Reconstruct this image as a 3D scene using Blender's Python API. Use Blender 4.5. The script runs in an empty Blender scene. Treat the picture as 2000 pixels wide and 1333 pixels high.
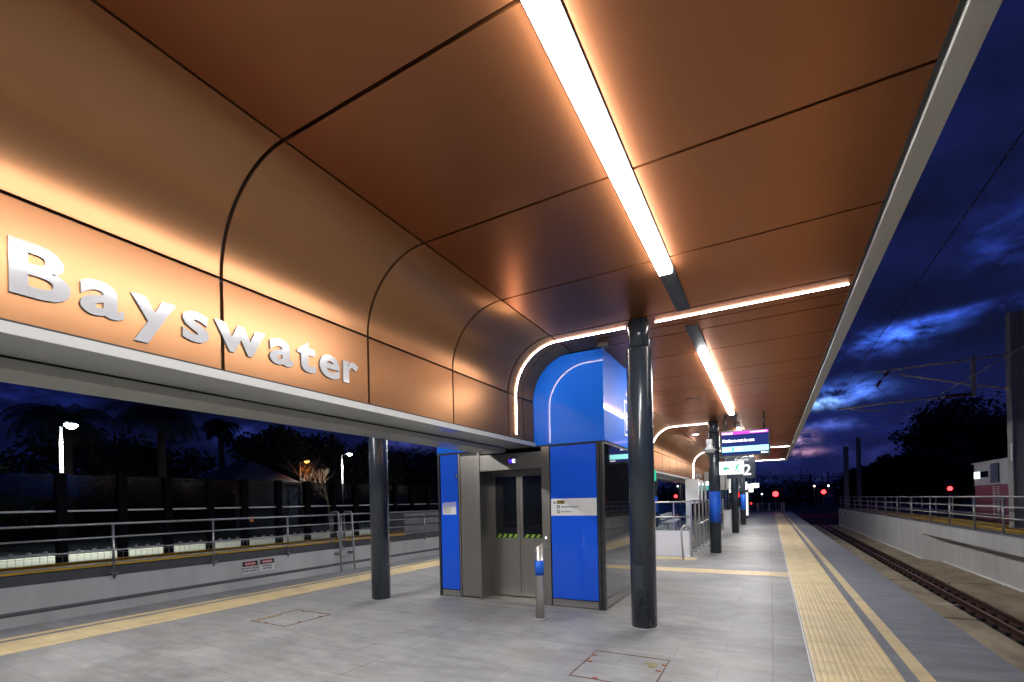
import bpy, bmesh, math, random
from mathutils import Vector, Matrix, Euler
random.seed(7)
R=math.radians
sc=bpy.context.scene
COL=sc.collection

# ---------------------------------------------------------------- camera
CAM_H=1.6
cd=bpy.data.cameras.new('camera'); cam=bpy.data.objects.new('camera',cd); COL.objects.link(cam)
cd.sensor_width=36.0; cd.lens=925/2000*36; cd.shift_y=(982-666.5)/2000; cd.clip_start=0.05; cd.clip_end=3000
th=math.atan(505/925); rl=R(1.2)
F=Vector((-math.sin(th),math.cos(th),0)); Rv=Vector((math.cos(th),math.sin(th),0)); U=Vector((0,0,1))
Uc=math.cos(rl)*U+math.sin(rl)*Rv; Rc=math.cos(rl)*Rv-math.sin(rl)*U
m=Matrix((( Rc.x,Uc.x,-F.x,0),(Rc.y,Uc.y,-F.y,0),(Rc.z,Uc.z,-F.z,CAM_H),(0,0,0,1)))
cam.matrix_world=m
sc.camera=cam
sc.view_settings.view_transform='Standard'; sc.view_settings.look='None'; sc.view_settings.exposure=0.45; sc.view_settings.gamma=1
sc.render.engine='CYCLES'
sc.cycles.use_denoising=True
sc.cycles.caustics_reflective=False; sc.cycles.caustics_refractive=False
sc.cycles.sample_clamp_indirect=6; sc.cycles.max_bounces=8; sc.cycles.transparent_max_bounces=12

# ---------------------------------------------------------------- world: dusk sky with torn clouds
W=bpy.data.worlds.new('World'); sc.world=W; W.use_nodes=True
nt=W.node_tree; nt.nodes.clear()
def N(tree,t,**k):
    n=tree.nodes.new(t)
    for a,v in k.items(): setattr(n,a,v)
    return n
def mth(tree,op,a,b=None,c=None,clamp=False):
    n=N(tree,'ShaderNodeMath',operation=op); n.use_clamp=clamp
    for i,v in enumerate((a,b,c)):
        if v is None: continue
        if isinstance(v,(int,float)): n.inputs[i].default_value=v
        else: tree.links.new(v,n.inputs[i])
    return n.outputs[0]
def build_sky(t):
    tc=N(t,'ShaderNodeTexCoord'); sx=N(t,'ShaderNodeSeparateXYZ'); t.links.new(tc.outputs['Generated'],sx.inputs[0])
    x,y,z=sx.outputs
    az=mth(t,'ARCTAN2',x,y); el=mth(t,'ARCSINE',mth(t,'MAXIMUM',mth(t,'MINIMUM',z,1.0),-1.0))
    cb=N(t,'ShaderNodeCombineXYZ')
    t.links.new(mth(t,'MULTIPLY',az,4.2),cb.inputs[0]); t.links.new(mth(t,'MULTIPLY',el,8.0),cb.inputs[1])
    n1=N(t,'ShaderNodeTexNoise'); n1.inputs['Scale'].default_value=3.4; n1.inputs['Detail'].default_value=10; n1.inputs['Roughness'].default_value=.62
    n1.inputs['Distortion'].default_value=.25
    t.links.new(cb.outputs[0],n1.inputs['Vector'])
    cb2=N(t,'ShaderNodeCombineXYZ'); t.links.new(mth(t,'MULTIPLY',az,2.0),cb2.inputs[0]); t.links.new(mth(t,'MULTIPLY',el,5.0),cb2.inputs[1]); cb2.inputs[2].default_value=3.7
    n2=N(t,'ShaderNodeTexNoise'); n2.inputs['Scale'].default_value=1.5; n2.inputs['Detail'].default_value=5
    t.links.new(cb2.outputs[0],n2.inputs['Vector'])
    # dark cloud cover against blue dusk
    ramp=N(t,'ShaderNodeValToRGB'); r=ramp.color_ramp
    r.elements[0].position=.36; r.elements[0].color=(.0040,.0060,.026,1)
    r.elements[1].position=.66; r.elements[1].color=(.010,.019,.125,1)
    e=r.elements.new(.52); e.color=(.0062,.0095,.055,1)
    t.links.new(n2.outputs['Fac'],ramp.inputs[0])
    # the west side away from the last light is darker
    dk=N(t,'ShaderNodeVectorMath',operation='SCALE'); t.links.new(ramp.outputs[0],dk.inputs[0])
    t.links.new(mth(t,'MULTIPLY_ADD',mth(t,'MULTIPLY_ADD',az,1.1,1.15,clamp=True),.62,.38),dk.inputs['Scale'])
    acc=dk.outputs[0]
    fine=mth(t,'POWER',mth(t,'MAXIMUM',mth(t,'MULTIPLY_ADD',n1.outputs['Fac'],4.2,-1.62),0),1.6)
    # torn openings where the last light comes through: azimuth, elevation, widths, colour
    for a,b,wa,wb,c,k in [(.192,.254,.040,.011,(.05,.15,.85),2.2),(.27,.268,.07,.006,(.02,.05,.35),1.4),(.116,.176,.035,.013,(.09,.22,.95),2.2),(.080,.163,.022,.007,(.30,.55,1.1),2.2),
                          (.052,.104,.014,.010,(.75,.5,.75),1.4),(.046,.079,.022,.005,(.75,.38,.5),1.6),(.10,.125,.07,.007,(.05,.08,.35),1.2),(.12,.235,.05,.014,(.02,.035,.22),.8),
                          (.14,.075,.12,.012,(.012,.014,.09),.8),(.335,.352,.05,.03,(.015,.035,.25),1.0),
                          (-1.42,.20,.14,.04,(.010,.02,.16),1.5),(-1.0,.135,.08,.02,(.012,.02,.12),1.0),(-.66,.13,.06,.012,(.05,.06,.28),1.2),(0,.03,.5,.05,(.006,.006,.02),.9)]:
        da=mth(t,'DIVIDE',mth(t,'SUBTRACT',az,a),wa); de=mth(t,'DIVIDE',mth(t,'SUBTRACT',el,b),wb)
        g=mth(t,'EXPONENT',mth(t,'MULTIPLY',mth(t,'ADD',mth(t,'MULTIPLY',da,da),mth(t,'MULTIPLY',de,de)),-.7))
        g=mth(t,'MULTIPLY',mth(t,'MULTIPLY',g,fine),k)
        mx=N(t,'ShaderNodeMix',data_type='RGBA',blend_type='ADD'); mx.inputs[0].default_value=1
        vm=N(t,'ShaderNodeVectorMath',operation='SCALE'); vm.inputs[0].default_value=c; t.links.new(g,vm.inputs['Scale'])
        t.links.new(acc,mx.inputs[6]); t.links.new(vm.outputs[0],mx.inputs[7]); acc=mx.outputs[2]
    return acc
bg=N(nt,'ShaderNodeBackground'); out=N(nt,'ShaderNodeOutputWorld')
nt.links.new(build_sky(nt),bg.inputs[0]); bg.inputs[1].default_value=0.9
nt.links.new(bg.outputs[0],out.inputs[0])

# ---------------------------------------------------------------- materials
def mat(name,col,rough=.5,metal=0.0,spec=.5,coat=0.0,noise=None,bump=None,emit=None,estr=1.0,trans=0.0,coatr=.05):
    """noise=(scale,amount,stretch) mottles the colour; bump=(scale,strength,stretch)"""
    mt=bpy.data.materials.new(name); mt.use_nodes=True; t=mt.node_tree; b=t.nodes['Principled BSDF']
    b.inputs['Base Color'].default_value=(*col,1); b.inputs['Roughness'].default_value=rough; b.inputs['Metallic'].default_value=metal
    b.inputs['Specular IOR Level'].default_value=spec; b.inputs['Coat Weight'].default_value=coat; b.inputs['Coat Roughness'].default_value=coatr
    b.inputs['Transmission Weight'].default_value=trans
    if emit: b.inputs['Emission Color'].default_value=(*emit,1); b.inputs['Emission Strength'].default_value=estr
    tc=None
    def vec(st):
        tc=N(t,'ShaderNodeNewGeometry'); mp=N(t,'ShaderNodeMapping'); mp.inputs['Scale'].default_value=st
        t.links.new(tc.outputs['Position'],mp.inputs[0]); return mp.outputs[0]
    if noise:
        s,a,st=noise; n=N(t,'ShaderNodeTexNoise'); n.inputs['Scale'].default_value=s; n.inputs['Detail'].default_value=7; n.inputs['Roughness'].default_value=.62
        t.links.new(vec(st),n.inputs['Vector'])
        k=mth(t,'MAXIMUM',mth(t,'MULTIPLY_ADD',n.outputs['Fac'],6*a,1-3*a),.15)
        vm=N(t,'ShaderNodeVectorMath',operation='SCALE'); vm.inputs[0].default_value=col; t.links.new(k,vm.inputs['Scale'])
        t.links.new(vm.outputs[0],b.inputs['Base Color'])
        t.links.new(mth(t,'MULTIPLY_ADD',n.outputs['Fac'],.25,rough-.125,clamp=True),b.inputs['Roughness'])
    if bump:
        s,a,st=bump; n=N(t,'ShaderNodeTexNoise'); n.inputs['Scale'].default_value=s; n.inputs['Detail'].default_value=5
        t.links.new(vec(st),n.inputs['Vector']); bp=N(t,'ShaderNodeBump'); bp.inputs['Strength'].default_value=a; bp.inputs['Distance'].default_value=.01
        t.links.new(n.outputs['Fac'],bp.inputs['Height']); t.links.new(bp.outputs[0],b.inputs['Normal'])
    return mt
def emis(name,col,s):
    mt=bpy.data.materials.new(name); mt.use_nodes=True; t=mt.node_tree; t.nodes.clear()
    e=N(t,'ShaderNodeEmission'); e.inputs[0].default_value=(*col,1); e.inputs[1].default_value=s
    o=N(t,'ShaderNodeOutputMaterial'); t.links.new(e.outputs[0],o.inputs[0]); return mt
def glass(name,tint,clear=.8,rough=.02,ior=1.5):
    """thin sheet: part clear, part mirror"""
    mt=bpy.data.materials.new(name); mt.use_nodes=True; t=mt.node_tree; t.nodes.clear()
    tr=N(t,'ShaderNodeBsdfTransparent'); tr.inputs[0].default_value=(*[c*clear for c in tint],1)
    gl=N(t,'ShaderNodeBsdfGlossy'); gl.inputs['Roughness'].default_value=rough; gl.inputs[0].default_value=(.9,.93,.95,1)
    fr=N(t,'ShaderNodeFresnel'); fr.inputs[0].default_value=ior
    mx=N(t,'ShaderNodeMixShader'); o=N(t,'ShaderNodeOutputMaterial')
    t.links.new(fr.outputs[0],mx.inputs[0]); t.links.new(tr.outputs[0],mx.inputs[1]); t.links.new(gl.outputs[0],mx.inputs[2]); t.links.new(mx.outputs[0],o.inputs[0]); return mt

M={}
def copper(name,col,tint):
    mt=mat(name,col,rough=.30,metal=.72,bump=(.9,.10,(1,1,1))); t=mt.node_tree; b=t.nodes['Principled BSDF']; b.inputs['Specular Tint'].default_value=(*tint,1)
    oi=N(t,'ShaderNodeObjectInfo'); vm=N(t,'ShaderNodeVectorMath',operation='SCALE'); vm.inputs[0].default_value=col      # batch difference between panels
    t.links.new(mth(t,'MULTIPLY_ADD',oi.outputs['Random'],.10,.95),vm.inputs['Scale']); t.links.new(vm.outputs[0],b.inputs['Base Color']); return mt
M['copper']=copper('copper_panel',(.315,.118,.046),(.80,.42,.28))
b=M['copper'].node_tree.nodes['Principled BSDF']; b.inputs['Coat Weight'].default_value=.22; b.inputs['Coat Roughness'].default_value=.38
M['copper_angle_tint']=copper('copper_panel_angle_tint',(.318,.156,.074),(.85,.55,.35))  # same copper panels; golden shift with viewing angle put into the colour
M['gap']=mat('dark_joint',(.012,.013,.016),rough=.6)
M['white']=mat('white_aluminium',(.52,.52,.505),rough=.36,noise=(1.2,.03,(1,1,1)))
M['soffit']=mat('grey_soffit',(.46,.46,.43),rough=.2,coat=.4,noise=(1.0,.03,(1,1,1)))
M['gutter']=mat('pale_gutter',(.55,.54,.50),rough=.4,noise=(.6,.08,(1,.3,1)))
M['letter']=mat('white_letter',(.54,.535,.56),rough=.12,coat=.6)
M['column']=mat('charcoal_paint',(.036,.048,.066),rough=.26,coat=.35,noise=(3,.06,(1,1,.2)),coatr=.12)
M['blue']=mat('blue_glass_panel',(.012,.110,.82),rough=.5,spec=.1,coat=.6,coatr=.03)
M['bluehead']=mat('blue_head_panel',(.010,.17,.88),rough=.5,spec=.1,coat=.5,coatr=.012)
M['bluewrap']=mat('blue_wrap',(.015,.145,.80),rough=.35)
M['steel']=mat('brushed_steel',(.60,.585,.56),rough=.38,metal=.9,noise=(18,.07,(1,1,.03)),bump=(60,.04,(1,1,.02)))
M['steelp']=mat('steel_plinth',(.44,.43,.41),rough=.38,metal=.9,noise=(10,.10,(.1,.1,1)))
M['doorsteel']=mat('door_steel',(.34,.325,.30),rough=.36,metal=.85,noise=(14,.05,(1,1,.03)))
M['rail']=mat('galvanised_steel',(.42,.44,.45),rough=.38,metal=.7,noise=(9,.10,(1,1,1)))
M['darkglass']=mat('dark_lift_glass',(.012,.014,.017),rough=.03,spec=.9,coat=1.0,coatr=.02)
M['frame']=mat('dark_frame',(.07,.075,.08),rough=.3,metal=.5)
M['black']=mat('black_plastic',(.01,.01,.011),rough=.3)
M['whitepaint']=mat('white_plastic',(.82,.82,.82),rough=.4)
M['concrete_wall']=mat('pale_concrete',(.57,.57,.57),rough=.6,noise=(1.6,.10,(1,1,.28)),bump=(14,.15,(1,1,1)))
M['grooveshade']=mat('groove_shade',(.16,.17,.18),rough=.7)  # shadow line of the wall groove painted as a dark colour
M['kerb']=mat('dark_kerb',(.07,.075,.085),rough=.7,noise=(4,.15,(1,1,1)))
M['kerbgrey']=mat('grey_kerb',(.20,.21,.23),rough=.7,noise=(4,.15,(1,1,1)))
M['yellow']=mat('yellow_trough',(.68,.42,.02),rough=.5,noise=(3,.14,(1,1,1)))
M['slab']=mat('track_slab',(.36,.29,.19),rough=.75,noise=(2.2,.30,(1,.35,1)),bump=(10,.3,(1,1,1)))
M['rust']=mat('rusty_rail',(.075,.028,.016),rough=.45,metal=.4,noise=(8,.3,(1,.2,1)))
M['clip']=mat('rail_clip',(.012,.011,.010),rough=.6)
M['railhead']=mat('rail_head',(.21,.09,.055),rough=.28,metal=.8)
M['ground']=mat('dark_ground',(.045,.043,.04),rough=.95,noise=(.5,.3,(1,1,1)),bump=(3,.5,(1,1,1)))
M['asphalt']=mat('embankment_top',(.06,.06,.062),rough=.9,noise=(1.0,.25,(1,1,1)))
M['leaf']=mat('leaf',(.018,.028,.012),rough=.6,noise=(.6,.4,(1,1,1)))
M['palmleaf']=mat('palm_leaf',(.016,.026,.012),rough=.6)
M['bark']=mat('bark',(.09,.07,.055),rough=.9,noise=(3,.3,(1,1,.2)))
M['barebark']=mat('bare_bark',(.20,.13,.085),rough=.9)
M['barrierglass']=glass('tinted_barrier_glass',(.36,.38,.42),.8,.12,1.22)
M['clearglass']=glass('clear_glass',(.88,.93,.91),.9,.01)
M['barrierpost']=mat('barrier_post',(.006,.007,.009),rough=.9,spec=.1)
M['beige']=mat('beige_concrete',(.40,.39,.32),rough=.8,noise=(1.0,.12,(1,1,1)))
M['lamp']=emis('lamp_white',(1,1,1),1)
M['housing']=mat('light_housing',(.035,.04,.048),rough=.55)
M['strip']=emis('strip_light',(1.0,.93,.88),34)
M['tube']=emis('linear_light',(1.0,.985,.97),62)
M['rust_line']=mat('rust_line',(.17,.085,.045),rough=.8,noise=(25,.6,(1,1,1)))
M['orange_tab']=mat('orange_tab',(.75,.13,.07),rough=.5)
M['glue']=mat('tan_tape',(.30,.25,.13),rough=.8,noise=(40,.5,(1,1,1)))
M['redpaint']=mat('sign_red',(.50,.03,.03),rough=.4)
M['lime']=mat('lime_tape',(.35,.60,.06),rough=.4)
M['cladding']=mat('silver_cladding',(.88,.89,.93),rough=.4,metal=.15,noise=(2,.1,(1,1,4)))
M['claddinglow']=mat('red_reflection_cladding',(.52,.20,.28),rough=.25,metal=.3)  # pinkish red reflection of the signal painted into the lower wall colour
M['roofslate']=mat('pale_roof',(.055,.06,.085),rough=.8)
M['armpaint']=mat('galvanised_arm',(.66,.65,.60),rough=.6)
M['insul']=mat('red_insulator',(.16,.03,.025),rough=.35)
M['mastpaint']=mat('mast_steel',(.34,.345,.35),rough=.6,metal=.0,noise=(3,.15,(1,1,.2)))
M['wire']=mat('contact_wire',(.30,.27,.25),rough=.35,metal=.7)

def pavers():
    mt=bpy.data.materials.new('platform_pavers'); mt.use_nodes=True; t=mt.node_tree; b=t.nodes['Principled BSDF']
    g=N(t,'ShaderNodeNewGeometry')
    br=N(t,'ShaderNodeTexBrick'); br.offset=.5; br.inputs['Scale'].default_value=1; br.inputs['Brick Width'].default_value=.9; br.inputs['Row Height'].default_value=.45
    br.inputs['Mortar Size'].default_value=.0036; br.inputs['Mortar Smooth'].default_value=.4; br.inputs['Bias'].default_value=-.1
    br.inputs['Color1'].default_value=(.268,.268,.265,1); br.inputs['Color2'].default_value=(.312,.311,.304,1); br.inputs['Mortar'].default_value=(.165,.165,.16,1)
    t.links.new(g.outputs['Position'],br.inputs['Vector'])
    def nz(s,d,st,seed=0):
        mp=N(t,'ShaderNodeMapping'); mp.inputs['Scale'].default_value=st; mp.inputs['Location'].default_value=(seed,seed,0); t.links.new(g.outputs['Position'],mp.inputs[0])
        n=N(t,'ShaderNodeTexNoise'); n.inputs['Scale'].default_value=s; n.inputs['Detail'].default_value=d; n.inputs['Roughness'].default_value=.65; t.links.new(mp.outputs[0],n.inputs['Vector']); return n.outputs['Fac']
    big=nz(.75,6,(1,1,1)); mid=nz(5,8,(.45,1.5,1),3); fin=nz(45,3,(1,1,1),9)
    k=mth(t,'ADD',mth(t,'MULTIPLY_ADD',big,1.5,-.36),mth(t,'MULTIPLY',mid,1.3))
    k=mth(t,'SUBTRACT',k,mth(t,'MULTIPLY',fin,.06))
    # small pale specks and dark spots of grit
    spk=mth(t,'GREATER_THAN',nz(26,2,(1,1,1),5),.735); spd=mth(t,'GREATER_THAN',nz(19,2,(1,1,1),15),.75)
    k=mth(t,'ADD',k,mth(t,'MULTIPLY',spk,.35)); k=mth(t,'SUBTRACT',k,mth(t,'MULTIPLY',spd,.3))
    # the two long saw-cut joints
    sx=N(t,'ShaderNodeSeparateXYZ'); t.links.new(g.outputs['Position'],sx.inputs[0])
    for xj in (-3.61,-.01):
        l=mth(t,'LESS_THAN',mth(t,'ABSOLUTE',mth(t,'SUBTRACT',sx.outputs[0],xj)),.0045); k=mth(t,'SUBTRACT',k,mth(t,'MULTIPLY',l,.42))
    vm=N(t,'ShaderNodeVectorMath',operation='SCALE'); t.links.new(br.outputs['Color'],vm.inputs[0]); t.links.new(k,vm.inputs['Scale'])
    # faint warm stains
    st=mth(t,'MULTIPLY',mth(t,'MAXIMUM',mth(t,'SUBTRACT',nz(1.3,6,(1,1,1),21),.52),0),2.4)
    mx=N(t,'ShaderNodeMix',data_type='RGBA'); t.links.new(st,mx.inputs[0]); t.links.new(vm.outputs[0],mx.inputs[6]); mx.inputs[7].default_value=(.23,.20,.165,1)
    t.links.new(mx.outputs[2],b.inputs['Base Color'])
    t.links.new(mth(t,'MULTIPLY_ADD',mid,.35,.30),b.inputs['Roughness'])
    bp=N(t,'ShaderNodeBump'); bp.inputs['Strength'].default_value=.25; bp.inputs['Distance'].default_value=.004
    t.links.new(mth(t,'ADD',mth(t,'MULTIPLY',br.outputs['Fac'],-.8),mth(t,'MULTIPLY',fin,.5)),bp.inputs['Height']); t.links.new(bp.outputs[0],b.inputs['Normal'])
    return mt
M['pavers']=pavers()
M['coping']=mat('dark_coping',(.225,.230,.236),rough=.45,noise=(3,.28,(.5,1.6,1)),bump=(30,.1,(1,1,1)))
def tactile():
    mt=bpy.data.materials.new('cream_tactile'); mt.use_nodes=True; t=mt.node_tree; b=t.nodes['Principled BSDF']
    g=N(t,'ShaderNodeNewGeometry')
    br=N(t,'ShaderNodeTexBrick'); br.offset=0; br.inputs['Scale'].default_value=1; br.inputs['Brick Width'].default_value=.34; br.inputs['Row Height'].default_value=.34
    br.inputs['Mortar Size'].default_value=.003; br.inputs['Color1'].default_value=(.68,.54,.29,1); br.inputs['Color2'].default_value=(.73,.59,.335,1); br.inputs['Mortar'].default_value=(.40,.28,.13,1)
    mp=N(t,'ShaderNodeMapping'); mp.inputs['Location'].default_value=(.03,0,0); t.links.new(g.outputs['Position'],mp.inputs[0]); t.links.new(mp.outputs[0],br.inputs['Vector'])
    n=N(t,'ShaderNodeTexNoise'); n.inputs['Scale'].default_value=2.4; n.inputs['Detail'].default_value=7; t.links.new(g.outputs['Position'],n.inputs['Vector'])
    vm=N(t,'ShaderNodeVectorMath',operation='SCALE'); t.links.new(br.outputs['Color'],vm.inputs[0]); t.links.new(mth(t,'MULTIPLY_ADD',n.outputs['Fac'],.75,.62),vm.inputs['Scale'])
    st=mth(t,'MULTIPLY',mth(t,'MAXIMUM',mth(t,'SUBTRACT',n.outputs['Fac'],.56),0),2.2)
    mx=N(t,'ShaderNodeMix',data_type='RGBA'); t.links.new(st,mx.inputs[0]); t.links.new(vm.outputs[0],mx.inputs[6]); mx.inputs[7].default_value=(.55,.33,.10,1)
    t.links.new(mx.outputs[2],b.inputs['Base Color']); b.inputs['Roughness'].default_value=.5; return mt
M['tactile']=tactile()

# ---------------------------------------------------------------- mesh helpers
def new(): return bmesh.new()
def box(bm,x0,x1,y0,y1,z0,z1,bev=0):
    vs=[bm.verts.new(p) for p in ((x0,y0,z0),(x1,y0,z0),(x1,y1,z0),(x0,y1,z0),(x0,y0,z1),(x1,y0,z1),(x1,y1,z1),(x0,y1,z1))]
    fs=[bm.faces.new([vs[i] for i in f]) for f in ((3,2,1,0),(4,5,6,7),(0,1,5,4),(1,2,6,5),(2,3,7,6),(3,0,4,7))]
    if bev:
        es=set(e for f in fs for e in f.edges); bmesh.ops.bevel(bm,geom=list(es),offset=bev,segments=2,affect='EDGES',profile=.7)
    return bm
def quad(bm,*pts): return bm.faces.new([bm.verts.new(p) for p in pts])
def tube(bm,pts,r,seg=8,caps=True,r2=None):
    pts=[Vector(p) for p in pts]; rings=[]
    up=None
    for i,p in enumerate(pts):
        d=(pts[min(i+1,len(pts)-1)]-pts[max(i-1,0)]).normalized()
        if up is None or abs(up.dot(d))>.98: up=Vector((0,0,1)) if abs(d.z)<.9 else Vector((1,0,0))
        a=d.cross(up).normalized(); b=a.cross(d).normalized(); up=b
        rr=r if r2 is None else r+(r2-r)*i/max(1,len(pts)-1)
        rings.append([bm.verts.new(p+rr*(math.cos(2*math.pi*k/seg)*a+math.sin(2*math.pi*k/seg)*b)) for k in range(seg)])
    for i in range(len(rings)-1):
        for k in range(seg):
            f=bm.faces.new((rings[i][k],rings[i][(k+1)%seg],rings[i+1][(k+1)%seg],rings[i+1][k])); f.smooth=True
    if caps:
        bm.faces.new(rings[0][::-1]); bm.faces.new(rings[-1])
    return bm
def lathe(bm,prof,cx,cy,seg=32,smooth=True,a0=0,a1=2*math.pi):
    """prof list of (r,z)"""
    full=abs(a1-a0-2*math.pi)<1e-6; n=seg if full else seg+1; rings=[]
    for r,z in prof:
        rings.append([bm.verts.new((cx+r*math.cos(a0+(a1-a0)*k/seg),cy+r*math.sin(a0+(a1-a0)*k/seg),z)) for k in range(n)])
    for i in range(len(rings)-1):
        for k in range(n if full else n-1):
            f=bm.faces.new((rings[i][k],rings[i][(k+1)%n],rings[i+1][(k+1)%n],rings[i+1][k])); f.smooth=smooth
    if full:
        if prof[0][0]>1e-4: bm.faces.new(rings[0][::-1])
        if prof[-1][0]>1e-4: bm.faces.new(rings[-1])
    return bm
def sheet_y(bm,prof,y0,y1,smooth=False):
    """open profile (x,z) extruded along y, single sheet"""
    a=[bm.verts.new((x,y0,z)) for x,z in prof]; b=[bm.verts.new((x,y1,z)) for x,z in prof]
    for i in range(len(prof)-1):
        f=bm.faces.new((a[i],a[i+1],b[i+1],b[i])); f.smooth=smooth
def prism_y(bm,prof,y0,y1,smooth=False):
    a=[bm.verts.new((x,y0,z)) for x,z in prof]; b=[bm.verts.new((x,y1,z)) for x,z in prof]; n=len(prof)
    for i in range(n):
        f=bm.faces.new((a[i],a[(i+1)%n],b[(i+1)%n],b[i])); f.smooth=smooth
    bm.faces.new(a[::-1]); bm.faces.new(b)
def empty(name,label,cat,loc=(0,0,0),group=None,kind=None):
    o=bpy.data.objects.new(name,None); COL.objects.link(o); o.location=loc; o.empty_display_size=.1
    if label: o['label']=label
    if cat: o['category']=cat
    if group: o['group']=group
    if kind: o['kind']=kind
    return o
def root_of(p):
    v=Vector((0,0,0))
    while p is not None: v+=Vector(p.location); p=p.parent
    return v
def obj(name,bm,m,parent=None,origin=None,label=None,cat=None,group=None,kind=None,norm=True):
    """bmesh given in world coordinates -> one mesh object"""
    if norm: bmesh.ops.recalc_face_normals(bm,faces=bm.faces)
    off=root_of(parent) if parent is not None else Vector((0,0,0))
    if origin is not None: off=off+(Vector(origin)-off)
    bmesh.ops.translate(bm,verts=bm.verts,vec=-off)
    me=bpy.data.meshes.new(name); bm.to_mesh(me); bm.free()
    for x in (m if isinstance(m,list) else [m]): me.materials.append(x)
    o=bpy.data.objects.new(name,me); COL.objects.link(o)
    if parent is not None: o.parent=parent; o.location=off-root_of(parent)
    else: o.location=off
    if label: o['label']=label
    if cat: o['category']=cat
    if group: o['group']=group
    if kind: o['kind']=kind
    return o
ROT={'front':Euler((R(90),0,0)),'right':Euler((R(90),0,R(90))),'up':Euler((0,0,0)),'rightrot':Euler((R(90),0,R(90)))}
def text(name,s,size,loc,face,m,parent,ext=.001,off=0.0,align='LEFT',sx=1.0,roll=0,space=1.0):
    cu=bpy.data.curves.new('t','FONT'); cu.body=s; cu.size=size; cu.extrude=ext; cu.offset=off; cu.align_x=align; cu.resolution_u=4; cu.space_character=space
    o=bpy.data.objects.new('t',cu); COL.objects.link(o)
    dg=bpy.context.evaluated_depsgraph_get(); me=bpy.data.meshes.new_from_object(o.evaluated_get(dg)); bpy.data.objects.remove(o); bpy.data.curves.remove(cu)
    mtx=Matrix.Translation(Vector(loc))@ROT[face].to_matrix().to_4x4()@Matrix.Rotation(roll,4,'Z')@Matrix.Diagonal((sx,1,1,1))
    me.transform(mtx); off_=root_of(parent); me.transform(Matrix.Translation(-off_))
    me.name=name; me.shade_flat(); me.materials.clear(); me.materials.append(m)
    r=bpy.data.objects.new(name,me); COL.objects.link(r); r.parent=parent; return r
def copy_thing(src,loc,label,group=None):
    c=src.copy(); COL.objects.link(c); c.location=loc; c['label']=label
    if group: c['group']=group
    def rec(s,d):
        for ch in s.children:
            k=ch.copy(); COL.objects.link(k); k.parent=d; rec(ch,k)
    rec(src,c); return c

CX=-3.65          # centre line of the island platform
ZC=3.85           # canopy soffit
YE=60.0           # far end of the platform
def mx(x): return 2*CX-x

# ---------------------------------------------------------------- the ground and the platform
bm=new(); box(bm,-1500,1500,-200,2500,-2.0,-1.30); obj('ground',bm,M['ground'],kind='structure')
bm=new(); box(bm,-9.12,1.80,-6,YE,-1.30,-.004); obj('platform_base',bm,M['kerbgrey'],kind='structure')
bm=new(); box(bm,-7.61,.31,-6,YE,-.10,0); obj('platform_paving',bm,M['pavers'],kind='structure')
def coping(x0,x1,nm='platform_coping'):
    bm=new(); box(bm,x0,x1,-6,YE,-.10,-.0005,bev=.004); return obj(nm,bm,M['coping'],kind='structure')
coping(.312,1.94); coping(-9.3,-7.612)
def tstrip(x0,x1,y0,y1,dots=None,nm='tactile_paving',z=.0035):
    bm=new(); box(bm,x0,x1,y0,y1,-.05,z)
    if dots:
        a,b=dots
        nx=int(round((x1-x0)/.0515)); 
        for i in range(nx):
            for j in range(int((b-a)/.0515)):
                cx=x0+(i+.5)*(x1-x0)/nx; cy=a+(j+.5)*.0515
                lo=[bm.verts.new((cx+.0325*math.cos(k*math.pi/3),cy+.0325*math.sin(k*math.pi/3),z)) for k in range(6)]
                hi=[bm.verts.new((cx+.0115*math.cos(k*math.pi/3),cy+.0115*math.sin(k*math.pi/3),z+.007)) for k in range(6)]
                for k in range(6): bm.faces.new((lo[k],lo[(k+1)%6],hi[(k+1)%6],hi[k])).smooth=True
                bm.faces.new(hi)
    return obj(nm,bm,M['tactile'],kind='structure',norm=False)
tstrip(.322,.985,-6,YE,(4.2,17)); tstrip(-8.32,-7.62,-6,YE,(9,15))
tstrip(1.09,1.21,-6,YE,None,'yellow_line'); tstrip(-8.59,-8.47,-6,YE,None,'yellow_line')
tstrip(-7.60,.300,10.93,11.52,None,'tactile_crossing'); tstrip(-3.0,-1.75,13.05,13.65,(13.1,13.6),'stair_tactile')
bm=new(); box(bm,.300,.3115,-6,YE,-.05,.004); obj('paving_trim',bm,M['whitepaint'],kind='structure')
# lift threshold channel
bm=new()
box(bm,-5.25,-2.05,6.36,6.385,-.01,.0025); box(bm,-5.25,-2.05,6.42,6.435,-.01,.0025)
obj('threshold_channel',bm,M['steel'],kind='structure')

# service pit covers with rusty edges
def pit_cover(x0,x1,y0,y1,label,tabs,seed):
    e=empty('pit_cover',label,'access cover',(x0,y0,0),'paved access covers set in the platform')
    rnd=random.Random(seed)
    bm=new()
    w=.011
    for a,b,c,d in ((x0,x1,y0,y0+w),(x0,x1,y1-w,y1),(x0,x0+w,y0+w,y1-w),(x1-w,x1,y0+w,y1-w)):
        # edge broken in uneven pieces
        n=7
        for i in range(n):
            t0=i/n; t1=(i+1)/n; q=rnd.uniform(.55,1.25)
            if b-a>d-c: box(bm,a+(b-a)*t0,a+(b-a)*t1,c,c+(d-c)*q,-.004,.0042)
            else: box(bm,a,a+(b-a)*q,c+(d-c)*t0,c+(d-c)*t1,-.004,.0042)
    obj('edge',bm,M['rust_line'],e,norm=False)
    for px,py in tabs:
        bm=new(); box(bm,px-.022,px+.022,py-.016,py+.016,-.002,.0052); t=obj('lifting_key',bm,M['rust_line'],e)
        bm=new(); box(bm,px-.013,px+.013,py-.009,py+.009,-.001,.0072); obj('insert',bm,M['orange_tab'],t)
    return e
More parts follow.
